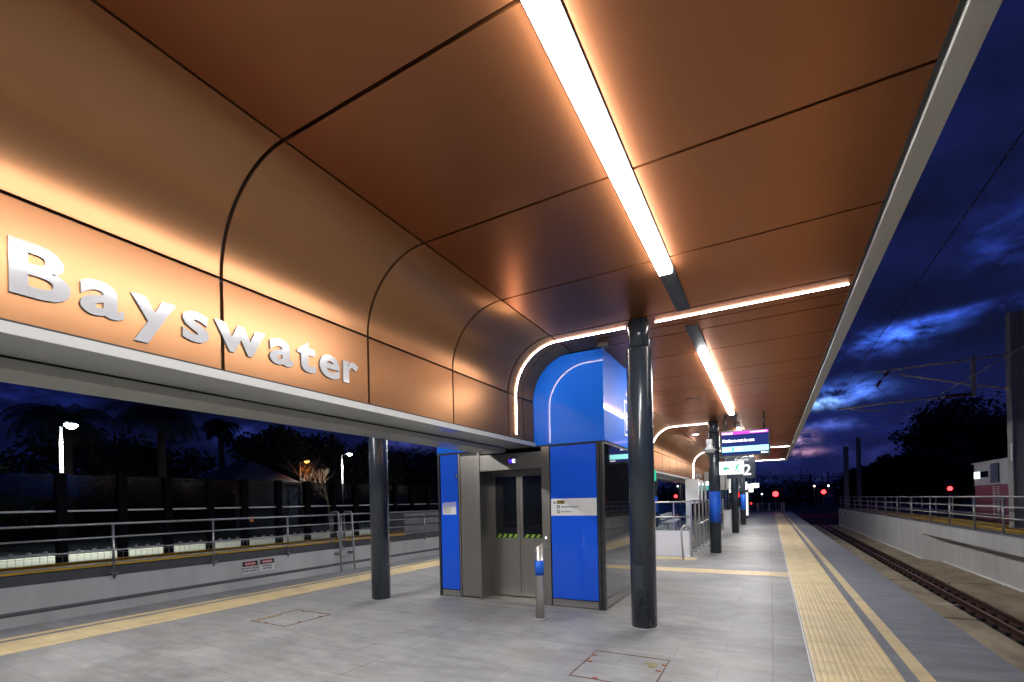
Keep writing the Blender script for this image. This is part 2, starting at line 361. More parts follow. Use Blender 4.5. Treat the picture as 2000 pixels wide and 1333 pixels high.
c=pit_cover(-1.66,-.90,4.06,4.86,'square paved access cover with rust brown edges nearest the camera',[(-1.63,4.70),(-1.61,4.50),(-.93,4.70),(-.95,4.52),(-1.42,4.10),(-1.05,4.10)],1)
bm=new(); box(bm,-1.06,-.99,4.58,4.70,0,.006); box(bm,-1.11,-1.06,4.66,4.70,0,.0055); obj('tape_patch',bm,M['glue'],c)
c=pit_cover(-6.50,-5.74,4.10,4.86,'paved access cover with orange lifting points left of the lift',[(-6.38,4.13),(-6.20,4.13),(-5.78,4.35),(-5.78,4.70),(-6.30,4.83),(-5.95,4.83)],2)
bm=new(); box(bm,-6.49,-6.40,4.20,4.52,0,.006); obj('tape_patch',bm,M['glue'],c)

# ---------------------------------------------------------------- track 2 side
def trough(x0,x1,nm='track_bed'):
    bm=new(); box(bm,x0,x1,-6,52,-1.30,-1.22); obj(nm,bm,M['ground'],kind='structure')
trough(2.0,5.5); trough(-12.8,-9.3)
def track_slabs(xa,xb,ys):
    for y0,y1 in zip(ys[:-1],ys[1:]):
        bm=new(); box(bm,xa,xb,y0+.09,y1-.09,-1.22,-1.05,bev=.02); obj('track_slab',bm,M['slab'],kind='structure')
ys=[-6,-1.5,3,7.5,13.3,18.6,23.8,29.1,34.4,39.7,45,52]
track_slabs(2.05,3.76,ys); track_slabs(4.62,5.84,[-6,6,18.6,24.5,34,52])
rnd=random.Random(12)
for (xa,ya,n) in ((3.30,18.9,1),(3.36,14.9,2),(4.9,23.2,3)):
    bm=new()
    for k in range(26):
        a=xa+rnd.uniform(0,.5); b=ya+rnd.gauss(0,.06); w=rnd.uniform(.02,.09); h=rnd.uniform(.01,.03); quad(bm,(a,b,-1.0455),(a+w,b+.01,-1.0455),(a+w*.9,b+h,-1.0455),(a-.01,b+h,-1.0455))
    obj('paint_smear',bm,M['whitepaint'],kind='structure')
def railbar(x,y0,y1,head='railhead',guard=False):
    e=empty('guard_rail' if guard else 'running_rail',None,'rail',(x,y0,-1.2))
    bm=new(); prism_y(bm,[(x-.07,-1.2),(x+.07,-1.2),(x+.065,-1.185),(x+.012,-1.165),(x+.010,-1.09),(x+.034,-1.075),(x+.036,-1.052),(x-.036,-1.052),(x-.034,-1.075),(x-.010,-1.09),(x-.012,-1.165),(x-.065,-1.185)],y0,y1)
    obj('rail_body',bm,M['rust'],e)
    bm=new(); prism_y(bm,[(x-.033,-1.0515),(x+.033,-1.0515),(x+.026,-1.045),(x-.026,-1.045)],y0,y1); obj('rail_head',bm,M[head],e)
    bm=new(); y=y0+.4
    while y<min(y1,46):
        for s in (-1,1): box(bm,x+s*.09-.045,x+s*.09+.045,y-.07,y+.07,-1.215,-1.14,bev=.012)
        y+=.62
    obj('clip',bm,M['clip'],e).__setitem__('kind','stuff')
    return e
for x,g,l in ((3.04,0,'running rail beside the platform edge, hidden partly by the coping'),(4.11,1,'rusty inner guard rail with the shinier head on the right track'),(4.47,0,'rusty far running rail beside the pale wall on the right')):
    railbar(x,-5,52,'railhead' if g else 'rust',bool(g))['label']=l
for x,l in ((-11.43,'left track running rail nearer the left retaining wall'),(-10.37,'left track running rail nearer the platform')):
    railbar(x,-5,52)['label']=l

# right retaining wall with niche, fence, cable trough, mast
bm=new(); box(bm,6.0,90,-6,52.5,-1.30,.28); obj('embankment',bm,M['asphalt'],kind='structure')
w=empty('retaining_wall','pale concrete retaining wall beyond the right track with a recessed panel','wall',(5.6,20,-1.3))
bm=new()
box(bm,5.40,5.99,27.60,52,-1.22,.44); box(bm,5.40,5.99,25.0,27.57,-1.22,.44)
box(bm,5.40,5.99,-6,25.0,.0,.44); box(bm,5.86,5.99,-6,25.0,-1.22,.0)
# chamfered end of niche and sloping head
v=[(5.40,25.0,-1.22),(5.86,24.2,-1.22),(5.86,24.2,-.02),(5.40,25.0,0.0)]
quad(bm,*v)
quad(bm,(5.40,-6,-.001),(5.86,-6,-.02),(5.86,24.4,-.02),(5.40,25.0,-.001))
obj('wall_face',bm,M['concrete_wall'],w)
bm=new(); box(bm,5.41,5.79,27.57,27.60,-1.22,.43); obj('expansion_joint',bm,M['gap'],w)
bm=new()
prism_y(bm,[(5.33,-1.22),(5.40,-1.22),(5.40,-1.0),(5.38,-1.04),(5.35,-1.05)],25.0,52)
prism_y(bm,[(5.78,-1.22),(5.86,-1.22),(5.86,-1.02),(5.84,-1.045),(5.80,-1.05)],-6,24.2)
obj('base_fillet',bm,M['whitepaint'],w)
bm=new(); box(bm,5.36,5.40,47.0,47.4,.0,.22); obj('junction_box',bm,M['black'],w)
bm=new(); box(bm,5.42,5.74,-6,52,.441,.475); obj('kerb',bm,M['kerbgrey'],w)

def fence(name,x,y0,y1,posts,z0,h,rails,label,mesh=None,rr=.021,pz=None):
    e=empty(name,label,'railing',(x,y0,z0))
    for y in posts:
        bm=new(); tube(bm,[(x,y,z0-.12 if pz is None else pz),(x,y,z0+h)],.026,10); box(bm,x-.05,x+.05,y-.06,y+.06,z0-.13,z0-.105)
        obj('post',bm,M['rail'],e)
    for i,z in enumerate(rails):
        bm=new(); tube(bm,[(x+.001,y0,z0+z),(x+.001,y1,z0+z)],rr if i else rr*1.25,10); obj('handrail' if i==0 else 'rail',bm,M['rail'],e)
    if mesh:
        za,zb,step,ya,yb=mesh; bm=new(); y=ya
        while y<yb: tube(bm,[(x-.03,y,z0+za),(x-.03,y,z0+zb)],.0035,4,False); y+=step
        for z in (za,(za+zb)*.5+.08,zb): tube(bm,[(x-.034,ya,z0+z),(x-.034,yb,z0+z)],.0035,4,False)
        obj('wire_mesh',bm,M['rail'],e).__setitem__('kind','stuff')
    return e
fence('fence',5.50,12,52,[13.6,15.6,17.55,19.6,21.9,24.2,27.0,29.7,32.4,35.1,37.8,40.5,43.2,45.9,48.6,51.3],.60,.86,[.88,.60,.30],'galvanised pipe railing on top of the right retaining wall')
fence('fence',7.9,14,56,[17.5,20.2,22.9,25.6,28.3,31,33.7,36.4,39.1,41.8,44.5,47.2,50,52.5],.46,.98,[.99,.60,.25],'second pipe railing farther back behind the right wall and mast')
bm=new()
for xa,xb,z_ in ((5.79,6.22,.47),(6.25,6.60,.485),(6.63,7.0,.47),(7.03,7.30,.478)):
    for ya,yb in ((-6,20.55),(21.45,50)):
        if xa<6.4: ya,yb=(-6,50) if ya<0 else (0,0)
        if yb>ya: box(bm,xa,xb,ya,yb,.443 if xa<6 else .28,z_,bev=.008)
obj('cable_trough',bm,M['yellow'],label='yellow cable trough lying behind the right railing',cat='cable trough')
bm=new(); box(bm,7.34,7.7,-6,50,.28,.40,bev=.01); obj('kerb_strip',bm,M['beige'],kind='structure')
bm=new(); box(bm,10.0,10.5,10,60,.28,.50,bev=.01); obj('kerb_strip',bm,M['beige'],kind='structure')

# overhead line mast
def mast(x,y,z0,h,w,label,group='steel overhead line masts on the right'):
    e=empty('overhead_line_mast',label,'line mast',(x,y,z0),group)
    bm=new(); f=.03
    box(bm,x-w/2,x-w/2+f,y-w/2,y+w/2,z0,z0+h); box(bm,x+w/2-f,x+w/2,y-w/2,y+w/2,z0,z0+h); box(bm,x-w/2+f,x+w/2-f,y-w*.12,y+w*.12,z0,z0+h-.02)
    obj('column_section',bm,M['mastpaint'],e)
    bm=new(); box(bm,x-w*.8,x+w*.8,y-w*.8,y+w*.8,z0-.02,z0+.05)
    for sx in (-1,1):
        for sy in (-1,1): tube(bm,[(x+sx*w*.65,y+sy*w*.65,z0+.05),(x+sx*w*.65,y+sy*w*.65,z0+.2)],.02,8)
    obj('base_plate',bm,M['clip'],e)
    return e
m1=mast(6.95,21,.30,7.05,.36,'tall grey steel mast carrying the wire arm at the right frame edge')
bm=new(); box(bm,6.755,6.768,20.80,20.92,2.6,3.15); obj('number_plate',bm,M['whitepaint'],m1)
def clev(bm,p): box(bm,p[0]-.03,p[0]+.05,p[1]-.04,p[1]+.04,p[2]-.06,p[2]+.06)
bm=new(); tube(bm,[(3.36,21,5.95),(4.2,21,5.985),(6.77,21,6.02)],.038,8); clev(bm,(6.72,21,6.02)); obj('upper_arm',bm,M['armpaint'],m1)
bm=new(); tube(bm,[(4.03,21,5.78),(5.95,21,5.15),(6.77,21,4.93)],.036,8); clev(bm,(6.72,21,4.93)); obj('stay_arm',bm,M['armpaint'],m1)
bm=new(); box(bm,5.88,5.98,20.93,21.07,4.78,6.12); obj('drop_bracket',bm,M['mastpaint'],m1)
bm=new(); tube(bm,[(2.25,21,4.77),(3.6,21,4.83),(5.2,21,4.86)],.036,8)
tube(bm,[(2.58,21,4.74),(3.0,21,4.64),(3.62,21,4.57)],.022,6); obj('registration_arm',bm,M['armpaint'],m1)
def insulator(bm,a,b,r,n=7):
    a=Vector(a); b=Vector(b); d=(b-a)/n; tube(bm,[a,b],r*.45,8)
    for i in range(n): tube(bm,[a+d*(i+.25),a+d*(i+.5),a+d*(i+.75)],r,8)
bm=new(); insulator(bm,(5.2,21,4.86),(5.88,21,4.86),.07,6); obj('insulator',bm,M['insul'],m1)
bm=new(); insulator(bm,(3.74,21,5.98),(3.60,21,5.78),.06,4); insulator(bm,(3.50,21,5.64),(3.38,21,5.44),.06,4); obj('insulator',bm,M['insul'],m1)
bm=new(); tube(bm,[(3.6,21,5.78),(3.5,21,5.64)],.012,6); tube(bm,[(3.36,21,5.42),(3.55,21,5.25),(3.85,21,4.90)],.010,6); obj('hanger_wire',bm,M['wire'],m1)
mast(7.20,62,-1.2,8.1,.42,'mast left of the distant pair beyond the wall end')
mast(9.38,70,.28,8.3,.42,'taller mast right of the distant pair')
mast(12.6,140,-1.2,8.6,.4,'faint mast far down the line')
for x,y0,z0,y1,z1,s,l in ((4.95,-4,4.55,41,5.12,.25,'contact wire sagging over the right track'),(5.15,-4,4.75,41,5.20,.2,'second line wire just right of the contact wire'),(2.75,4,5.9,24,6.05,.1,'high thin wire crossing the sky above the mast arm')):
    bm=new(); pts=[(x,y0+(y1-y0)*t/16,z0+(z1-z0)*t/16) for t in range(17)]; tube(bm,pts,.008 if x>4 else .009,5); obj('overhead_wire',bm,M['wire'] if x>4 else M['clip'],label=l,cat='wire',group='overhead wires')
def portal(y,x0,x1,h,label):
    e=empty('line_gantry',label,'gantry',(x0,y,-1.2),'far gantries over the tracks')
    for x in (x0,x1):
        bm=new(); box(bm,x-.15,x+.15,y-.15,y+.15,-1.2,h); obj('leg',bm,M['barrierpost'],e)
    bm=new()
    for z in (h-.5,h): tube(bm,[(x0,y,z),(x1,y,z)],.06,6)
    x=x0
    while x<x1-1: tube(bm,[(x,y,h-.5),(x+.5,y,h),(x+1,y,h-.5)],.035,4); x+=1
    obj('truss',bm,M['barrierpost'],e)
portal(150,-14,9.5,7.6,'dark lattice gantry spanning the tracks in the distance')
portal(210,-12,17,9.2,'farther dark lattice gantry just above the signals')

# metal clad cabin
e=empty('equipment_cabin','silver clad cabin with louvre vent and lit window beyond the right railing','cabin',(9.0,28,.28))
bm=new(); box(bm,9.02,12,23.0,32.0,.28,1.95); obj('lower_wall',bm,M['claddinglow'],e)
bm=new(); box(bm,9.0,12,23.0,32.02,1.96,3.0)
for k in range(6): box(bm,8.985,8.999,23.0,32.02,1.97+.17*k,1.985+.17*k)
obj('upper_wall',bm,M['cladding'],e)
bm=new(); box(bm,8.93,12.1,22.9,32.1,3.001,3.08); obj('roof',bm,M['whitepaint'],e)
v=obj('vent',box(new(),8.95,8.984,29.0,29.9,2.05,2.93),M['frame'],e)
bm=new()
for k in range(10): quad(bm,(8.93,29.02,2.08+.085*k),(8.93,29.88,2.08+.085*k),(8.949,29.88,2.15+.085*k),(8.949,29.02,2.15+.085*k))
obj('louvre',bm,M['rail'],v)
bm=new(); box(bm,8.97,8.984,31.2,31.95,2.3,2.62); obj('window',bm,emis('lit_window',(.75,1,.85),1.6),e)
bm=new(); box(bm,8.965,8.984,30.2,31.15,2.33,2.62); obj('window',bm,M['darkglass'],e)
for yy in (29.2,29.65):
    bm=new()
    for k in range(14): box(bm,8.985,9.019,yy-.11,yy+.11,.6+.095*k,.645+.095*k)
    obj('vent_slats',bm,M['whitepaint'],e)

# ---------------------------------------------------------------- left side: wall, fence, signs, ladder, noise barrier
bm=new(); box(bm,-120,-13.25,-60,140,-1.30,-.02); obj('embankment',bm,M['asphalt'],kind='structure')
w=empty('retaining_wall','grey concrete retaining wall behind the left track','wall',(-12.8,10,-1.3))
bm=new(); box(bm,-13.2,-12.80,-30,60,-1.22,.17); obj('wall_face',bm,M['concrete_wall'],w)
bm=new()
prism_y(bm,[(-12.802,-.40),(-12.775,-.35),(-12.775,-.31),(-12.802,-.31)],-30,60); obj('groove_shade_band',bm,M['grooveshade'],w)  # dark raised strip standing in for the shade inside the groove
bm=new(); box(bm,-13.15,-12.83,-30,60,.172,.37,bev=.01); obj('kerb',bm,M['kerb'],w)
bm=new(); box(bm,-13.60,-13.20,-30,15.0,.36,.44); box(bm,-13.52,-13.26,-30,15.0,.44,.50,bev=.01); box(bm,-13.56,-13.24,-30,15,.20,.36)
obj('cable_trough',bm,M['yellow'],label='yellow cable trough along the top of the left wall',cat='cable trough')
fence('fence',-12.72,-2,24,[-1.5,.65,2.8,4.94,7.07,9.23,11.25,13.5,15.63,17.8,20],.35,.96,[.97,.68,.39,.12],'galvanised pipe railing with wire mesh along the left wall',mesh=(.12,.39,.115,-2,15.5),pz=.12)
# grey cabinet behind
bm=new(); box(bm,-14.2,-13.35,15.1,24,.15,1.25,bev=.01); obj('screen_wall',bm,M['kerbgrey'],label='low grey screen behind the left railing near the lift',cat='screen wall')
# danger signs
def danger(y0,z0,lines,label):
    e=empty('danger_sign',label,'sign',(-12.77,y0,z0),'danger signs on the left wall')
    obj('plate',box(new(),-12.795,-12.77,y0,y0+.455,z0,z0+.345),M['whitepaint'],e)
    obj('header',box(new(),-12.7695,-12.766,y0+.012,y0+.443,z0+.195,z0+.333),M['black'],e)
    bm=new(); n=28
    bm.faces.new([bm.verts.new((-12.7655,y0+.2275+.18*math.cos(2*math.pi*k/n),z0+.264+.055*math.sin(2*math.pi*k/n))) for k in range(n)])
    obj('oval',bm,M['redpaint'],e)
    text('lettering','DANGER',.075,(-12.764,y0+.2275,z0+.238),'right',M['whitepaint'],e,align='CENTER',off=.0012)
    for i,s in enumerate(lines): text('lettering',s,.066,(-12.768,y0+.2275,z0+.118-.075*i),'right',M['black'],e,align='CENTER',off=.002,sx=.92)
danger(7.85,-.215,['DO NOT CROSS','TRAIN TRACKS'],'danger sign reading DO NOT CROSS TRAIN TRACKS on the left wall')
danger(8.36,-.205,['OVERHEAD','LIVE WIRES'],'danger sign reading OVERHEAD LIVE WIRES on the left wall')
# cat ladder over the wall
e=empty('wall_ladder','grey steel step ladder fixed over the left wall through the railing','ladder',(-12.55,11.3,-1.2))
for y in (11.05,11.62):
    bm=new(); tube(bm,[(-12.50,y,-.95),(-12.56,y,.3),(-12.62,y,1.36),(-12.66,y,1.40),(-12.95,y,1.40),(-13.0,y,1.36),(-13.0,y,.36)],.032,8); obj('stile',bm,M['mastpaint'],e)
    bm=new(); box(bm,-12.80,-12.55,y-.05,y+.02,-.03,.06); obj('bracket',bm,M['mastpaint'],e)
for k in range(5):
    bm=new(); tube(bm,[(-12.50-.01*k,11.05,-.85+.25*k),(-12.50-.01*k,11.62,-.85+.25*k)],.014,6); obj('rung',bm,M['mastpaint'],e)
bm=new(); 
for z in (1.32,.62): tube(bm,[(-12.95,11.12,z),(-12.95,11.45,z)],.016,8)
for y in (11.10,11.47): tube(bm,[(-12.95,y,1.32),(-12.95,y,.62)],.016,8)
obj('gate',bm,M['rail'],e)

# noise barrier
e=empty('noise_barrier','dark tinted glass noise barrier with black posts behind the left railing','noise barrier',(-17,10,0))
ps=[-17+0]
posts=[5.43-1.33*4,5.43-1.33*3,5.43-1.33*2,5.43-1.33,5.43,6.81,8.03,9.32,10.55,11.92,13.22,14.56,15.85,17.17,18.48,19.78,21.15,22.5,23.8,25.1]
for y in posts:
    bm=new(); box(bm,-17.05,-16.85,y-.105,y+.105,-.02,2.66); obj('post',bm,M['barrierpost'],e)
for a,b in zip(posts[:-1],posts[1:]):
    g=obj('glass_panel',box(new(),-16.975,-16.955,a+.106,b-.106,.50,2.62),M['barrierglass'],e)
    bm=new(); box(bm,-16.99,-16.94,a+.107,b-.107,1.60,1.645); obj('mid_rail',bm,M['rail'],g)
    bm=new(); box(bm,-16.99,-16.94,a+.107,b-.107,.44,.495); 
    for q in (.2,.5,.78): yy=a+.1+(b-a-.2)*q; box(bm,-16.93,-16.88,yy-.05,yy+.05,.50,.535); box(bm,-16.91,-16.87,yy-.02,yy+.03,.535,.56)
    obj('bottom_rail',bm,M['rail'],g)
bm=new(); box(bm,-24.5,-17.1,-12,60,-.02,.0); obj('footpath',bm,M['beige'],kind='structure')

# street lamps beyond
def street_lamp(x,y,z,h,col,power,label,arm=.5,group='street lamps beyond the left barrier',rad=.11,kind_col=None):
    e=empty('street_lamp',label,'street lamp',(x,y,z),group)
    bm=new(); tube(bm,[(x,y,z),(x,y,z+h*.5),(x,y,z+h)],.09,8,r2=.05); obj('pole',bm,M['mastpaint'],e)
    bm=new(); tube(bm,[(x,y,z+h-.03),(x+arm*.5,y+arm*.2,z+h+.05),(x+arm,y+arm*.3,z+h+.05)],.03,6); obj('arm',bm,M['rail'],e)
    hx,hy,hz=x+arm,y+arm*.3,z+h+.03
    bm=new(); box(bm,hx-.1,hx+.3,hy-.13,hy+.13,hz+.02,hz+.12,bev=.03); obj('lamp_housing',bm,M['rail'],e)
    bm=new(); lathe(bm,[(.001,hz-rad),(rad*.75,hz-rad*.75),(rad*1.25,hz-.02),(rad*1.25,hz+.015),(.001,hz+.032)],hx+.1,hy,14); obj('lamp_lens',bm,emis('street_lens',col,power*(1 if col[1]>.5 else .5)),e)
    ld=bpy.data.lights.new('lamp_glow','SPOT'); ld.energy=power*(30 if col[1]>.5 else 4); ld.spot_size=R(150); ld.spot_blend=.4; ld.color=col; ld.shadow_soft_size=.15
    lo=bpy.data.objects.new('lamp_glow',ld); COL.objects.link(lo); lo.parent=e; lo.location=(hx+.1-x,hy-y,hz-z-rad-.1)
street_lamp(-25.3,8.15,-.02,5.1,(.92,1,.90),60,'tall white street lamp at the far left beyond the noise barrier',.45,rad=.17)
street_lamp(-30.3,27.0,-.02,5.75,(.92,1,.93),60,'white street lamp between the orange lamp and the left column',.6,rad=.15)
street_lamp(-33,25.2,-.02,5.2,(1,.35,.05),18,'orange street lamp above a bare tree beyond the left barrier',.5,rad=.14)

# trees
def tree(x,y,z,h,rw,rh,label,n=70,leaves=110,ls=.42,seed=0,group='dark trees beyond the tracks',nm='tree'):
    rnd=random.Random(seed); e=empty(nm,label,'tree',(x,y,z),group)
    bm=new(); tube(bm,[(x,y,z),(x+.1,y,z+h*.3),(x-.05,y,z+h*.6)],.32*h/9,8,r2=.12*h/9)
    cl=[]
    for i in range(n):
        a=rnd.uniform(0,2*math.pi); u=rnd.uniform(-1,1); r=rnd.uniform(.35,1)**.5
        s=math.sqrt(1-u*u); c=Vector((x+rw*r*s*math.cos(a)*rnd.uniform(.8,1.15),y+rw*r*s*math.sin(a),z+h-rh+rh*u*r)); cl.append(c)
        if i%3==0: tube(bm,[(x,y,z+h*.3),Vector((x,y,z+h*.5)).lerp(c,.5),c],.06,4,False,r2=.02)
    obj('trunk',bm,M['bark'],e)
    bm=new()
    for c in cl:
        cr=rnd.uniform(.22,.42)*rw
        for k in range(leaves):
            d=Vector((rnd.gauss(0,1),rnd.gauss(0,1),rnd.gauss(0,.8))); d=d.normalized()*cr*rnd.uniform(.4,1.1); p=c+d
            a=Vector((rnd.uniform(-1,1),rnd.uniform(-1,1),rnd.uniform(-1,1))).normalized(); b=a.orthogonal().normalized(); s=ls*rnd.uniform(.5,1.2)
            quad(bm,p-a*s*.5,p+b*s*.3,p+a*s*.5,p-b*s*.3)
    obj('crown',bm,M['leaf'],e,norm=False)
def palm(x,y,z,h,fl,label,seed=0,nf=26):
    rnd=random.Random(seed); e=empty('palm_tree',label,'palm tree',(x,y,z),'palm trees beyond the left barrier')
    bm=new(); tube(bm,[(x,y,z),(x+.1,y,z+h*.5),(x,y,z+h)],.28,8,r2=.20); obj('trunk',bm,M['bark'],e)
    bm=new()
    for i in range(nf):
        a=2*math.pi*i/nf+rnd.uniform(-.1,.1); el=rnd.uniform(-.25,1.2); L=fl*rnd.uniform(.8,1.1)
        prev=Vector((x,y,z+h)); hd=Vector((math.cos(a),math.sin(a),0)); side=Vector((-math.sin(a),math.cos(a),0))
        ang=el
        for k in range(12):
            d=hd*math.cos(ang)+Vector((0,0,1))*math.sin(ang); nx=prev+d*L/12; ang-=.19
            tube(bm,[prev,nx],.03,3,False)
            if k>0:
                ll=fl*.32*math.sin(math.pi*min(1,(k+1.5)/13))
                for s in (-1,1):
                    for q in (0,.5):
                        p=prev.lerp(nx,q); tip=p+side*s*ll*.8+d*ll*.45-Vector((0,0,ll*.45)); quad(bm,p,p+d*.07,tip,tip-d*.03)
            prev=nx
    obj('crown',bm,M['palmleaf'],e,norm=False)
palm(-34,11.2,0,6.6,3.3,'broad palm directly behind the far left street lamp',1)
palm(-34,15.8,0,7.6,3.2,'palm second from the left just right of the tall lamp',2)
palm(-36,6.5,0,6.3,3.0,'leftmost palm at the frame edge',3)
palm(-40,23.0,0,8.4,1.9,'slim palm standing alone left of the round tree',4,30)
tree(-38,26.5,0,8.3,3.0,2.6,'round dark tree behind the pale roofed house',seed=5)
tree(-40,31.5,0,8.4,3.4,2.8,'dark tree right of the round tree behind the orange lamp',seed=6)
tree(-38,38,0,8.0,3.8,2.8,'broad dark tree behind the charcoal left column',seed=7)
tree(-36,45,0,7.4,3.6,2.8,'dark tree between the left column and the lift',seed=8)
tree(-40,13.5,0,6.0,5.0,3.0,'low bushy tree under the two left palms',seed=9)
tree(-42,19,0,6.4,4.0,3.0,'low dark tree between the palms and the slim palm',seed=10)
tree(-34,5,0,4.8,4.0,2.4,'low dark bush at the far left frame edge',seed=11)
for i,(tx,ty,hh,ww,l) in enumerate([(19.5,75,12.6,4.9,'largest dark tree right of centre behind the cabin'),(23.5,78,10.2,3.6,'dark tree directly behind the tall right mast'),(14.5,78,6.6,3.0,'smaller dark tree left of the largest tree'),(11.6,84,5.4,2.2,'small conical dark tree between the distant masts'),(28.5,72,7.5,4,'dark tree at the right frame edge'),(17,70,6.5,3.2,'low dark tree in front of the largest tree')]):
    tree(tx,ty,-1.2,hh+1.2,ww,hh*.42,l,n=95,leaves=110,ls=.62,seed=20+i,group='dark trees on the right')
rnd=random.Random(3)
for i,(tx,ty,hh,ww,l) in enumerate([(-30,150,7.0,12,'dark low tree line left of the red centre signal'),(-10,190,7.5,14,'dark low tree line behind the platform end barrier'),(8,200,8.5,11,'dark low tree line right of the red centre signal'),(24,170,8.5,10,'dark low tree line behind the distant masts')]):
    tree(tx,ty,-1.3,hh,ww,hh*.45,l,n=90,leaves=60,ls=.8,seed=40+i,group='far tree line',nm='far_tree')
# bare tree lit by orange lamp
def bare(x,y,z,h,label,seed):
    rnd=random.Random(seed); e=empty('bare_tree',label,'tree',(x,y,z),'bare trees under the orange lamp')
    bm=new()
    def grow(p,d,L,r,n):
        q=p+d*L; mid=p.lerp(q,.5)+Vector((rnd.uniform(-.1,.1),rnd.uniform(-.1,.1),0))*L
        tube(bm,[p,mid,q],r,5,False,r2=r*.65)
        if n==0: return
        for k in range(3 if n>1 else 2):
            nd=(d+Vector((rnd.uniform(-.9,.9),rnd.uniform(-.9,.9),rnd.uniform(-.2,.7)))).normalized(); grow(q,nd,L*rnd.uniform(.6,.8),r*.6,n-1)
    grow(Vector((x,y,z)),Vector((0,0,1)),h*.42,.13,5)
    obj('branches',bm,M['barebark'],e,norm=False)
bare(-32.0,24.6,0,4.9,'leafless tree lit orange just under the orange street lamp',3)
bare(-32.3,27.2,0,4.6,'fainter leafless tree right of the orange street lamp',8)
e=empty('house','dim pale roofed house behind the noise barrier','house',(-36,22.3,0),None)
bm=new(); box(bm,-39,-33,19.9,24.9,0,3.4); obj('wall',bm,M['roofslate'],e)
bm=new(); b=[(-39.4,19.5,3.4),(-32.6,19.5,3.4),(-32.6,25.3,3.4),(-39.4,25.3,3.4)]; t1=(-37,22.4,5.25); t2=(-35,22.4,5.25)
quad(bm,b[0],b[1],t2,t1); quad(bm,b[2],b[3],t1,t2); bm.faces.new([bm.verts.new(p) for p in (b[1],b[2],t2)]); bm.faces.new([bm.verts.new(p) for p in (b[3],b[0],t1)])
obj('roof',bm,M['roofslate'],e)
bm=new(); box(bm,-32.999,-32.98,20.9,21.2,.6,1.0); obj('window',bm,emis('warm_window',(1,.35,.12),1.2),e)

# signals and far lights
def signal(x,y,z,zb,rad,label,nm='railway_signal'):
    e=empty(nm,label,'signal',(x,y,zb),'red railway signals')
    bm=new(); tube(bm,[(x,y,zb),(x,y,z-.5)],.07,6); obj('post',bm,M['mastpaint'],e)
    h=obj('signal_head',box(new(),x-.3,x+.3,y-.05,y+.25,z-.55,z+.95,bev=.04),M['black'],e)
    bm=new(); n=20; bm.faces.new([bm.verts.new((x+rad*math.cos(2*math.pi*k/n),y-.07,z+rad*math.sin(2*math.pi*k/n))) for k in range(n)]); obj('lens',bm,emis('red_lens',(1,.018,.02),10),h)
    ld=bpy.data.lights.new('signal_glow','SPOT'); ld.energy=900; ld.color=(1,.03,.03); ld.spot_size=R(60); ld.shadow_soft_size=.1
    lo=bpy.data.objects.new('signal_glow',ld); COL.objects.link(lo); lo.parent=e; lo.location=(0,-.2,z-zb); lo.rotation_euler=(R(90),0,0)
signal(.72,88,2.1,-1.3,.42,'bright red signal straight above the platform end barrier')
signal(7.6,92,2.28,-1.3,.34,'red signal right of centre beyond the wall end')
signal(-3.1,96,.55,-1.3,.14,'small low red signal left of the centre signal')
signal(15.1,60,2.07,-1.3,.20,'red signal in front of the dark trees on the right')
signal(-10.08,60,1.95,-1.3,.19,'red signal seen through the stair glass on the left')
def far_lamp(x,y,z,col,label):
    e=empty('distant_lamp',label,'street lamp',(x,y,-1.3),'distant lamps on the horizon')
    bm=new(); tube(bm,[(x,y,-1.3),(x,y,z)],.06,5); obj('pole',bm,M['mastpaint'],e)
    bm=new(); bmesh.ops.create_uvsphere(bm,u_segments=10,v_segments=6,radius=.15); bmesh.ops.translate(bm,verts=bm.verts,vec=(x,y,z+.2)); obj('lamp_globe',bm,emis('far_globe',col,4),e)
for x,y,z,c,l in ((6.9,100,3.2,(1,.75,.6),'pale distant lamp between the two middle signals'),(9.0,100,3.2,(.9,1,1),'tiny white distant lamp left of the right centre signal'),(13.4,100,4.1,(1,.4,.25),'orange distant lamp highest near the left far mast'),
                  (13.9,100,3.2,(1,.6,.45),'warm distant lamp left of the far mast pair'),(14.6,100,2.4,(.85,1,.9),'white distant lamp lowest beside the far mast'),(20.3,100,2.3,(1,.55,.2),'orange distant lamp right of the far mast pair'),
                  (20.9,100,3.0,(1,.9,.7),'small cream distant lamp right of the far mast pair'),(-5.0,100,3.4,(1,.85,.8),'pale distant lamp left of the centre signal'),(-1.4,100,2.0,(.9,.95,1),'tiny white distant lamp between barrier and centre signal'),
                  (-16.4,100,4.0,(.9,.95,1),'white distant lamp seen just right of the red signal through glass'),(-14.3,100,3.4,(.9,1,.9),'white distant lamp seen left of the white stair wall')):
    far_lamp(x,y,z,c,l)

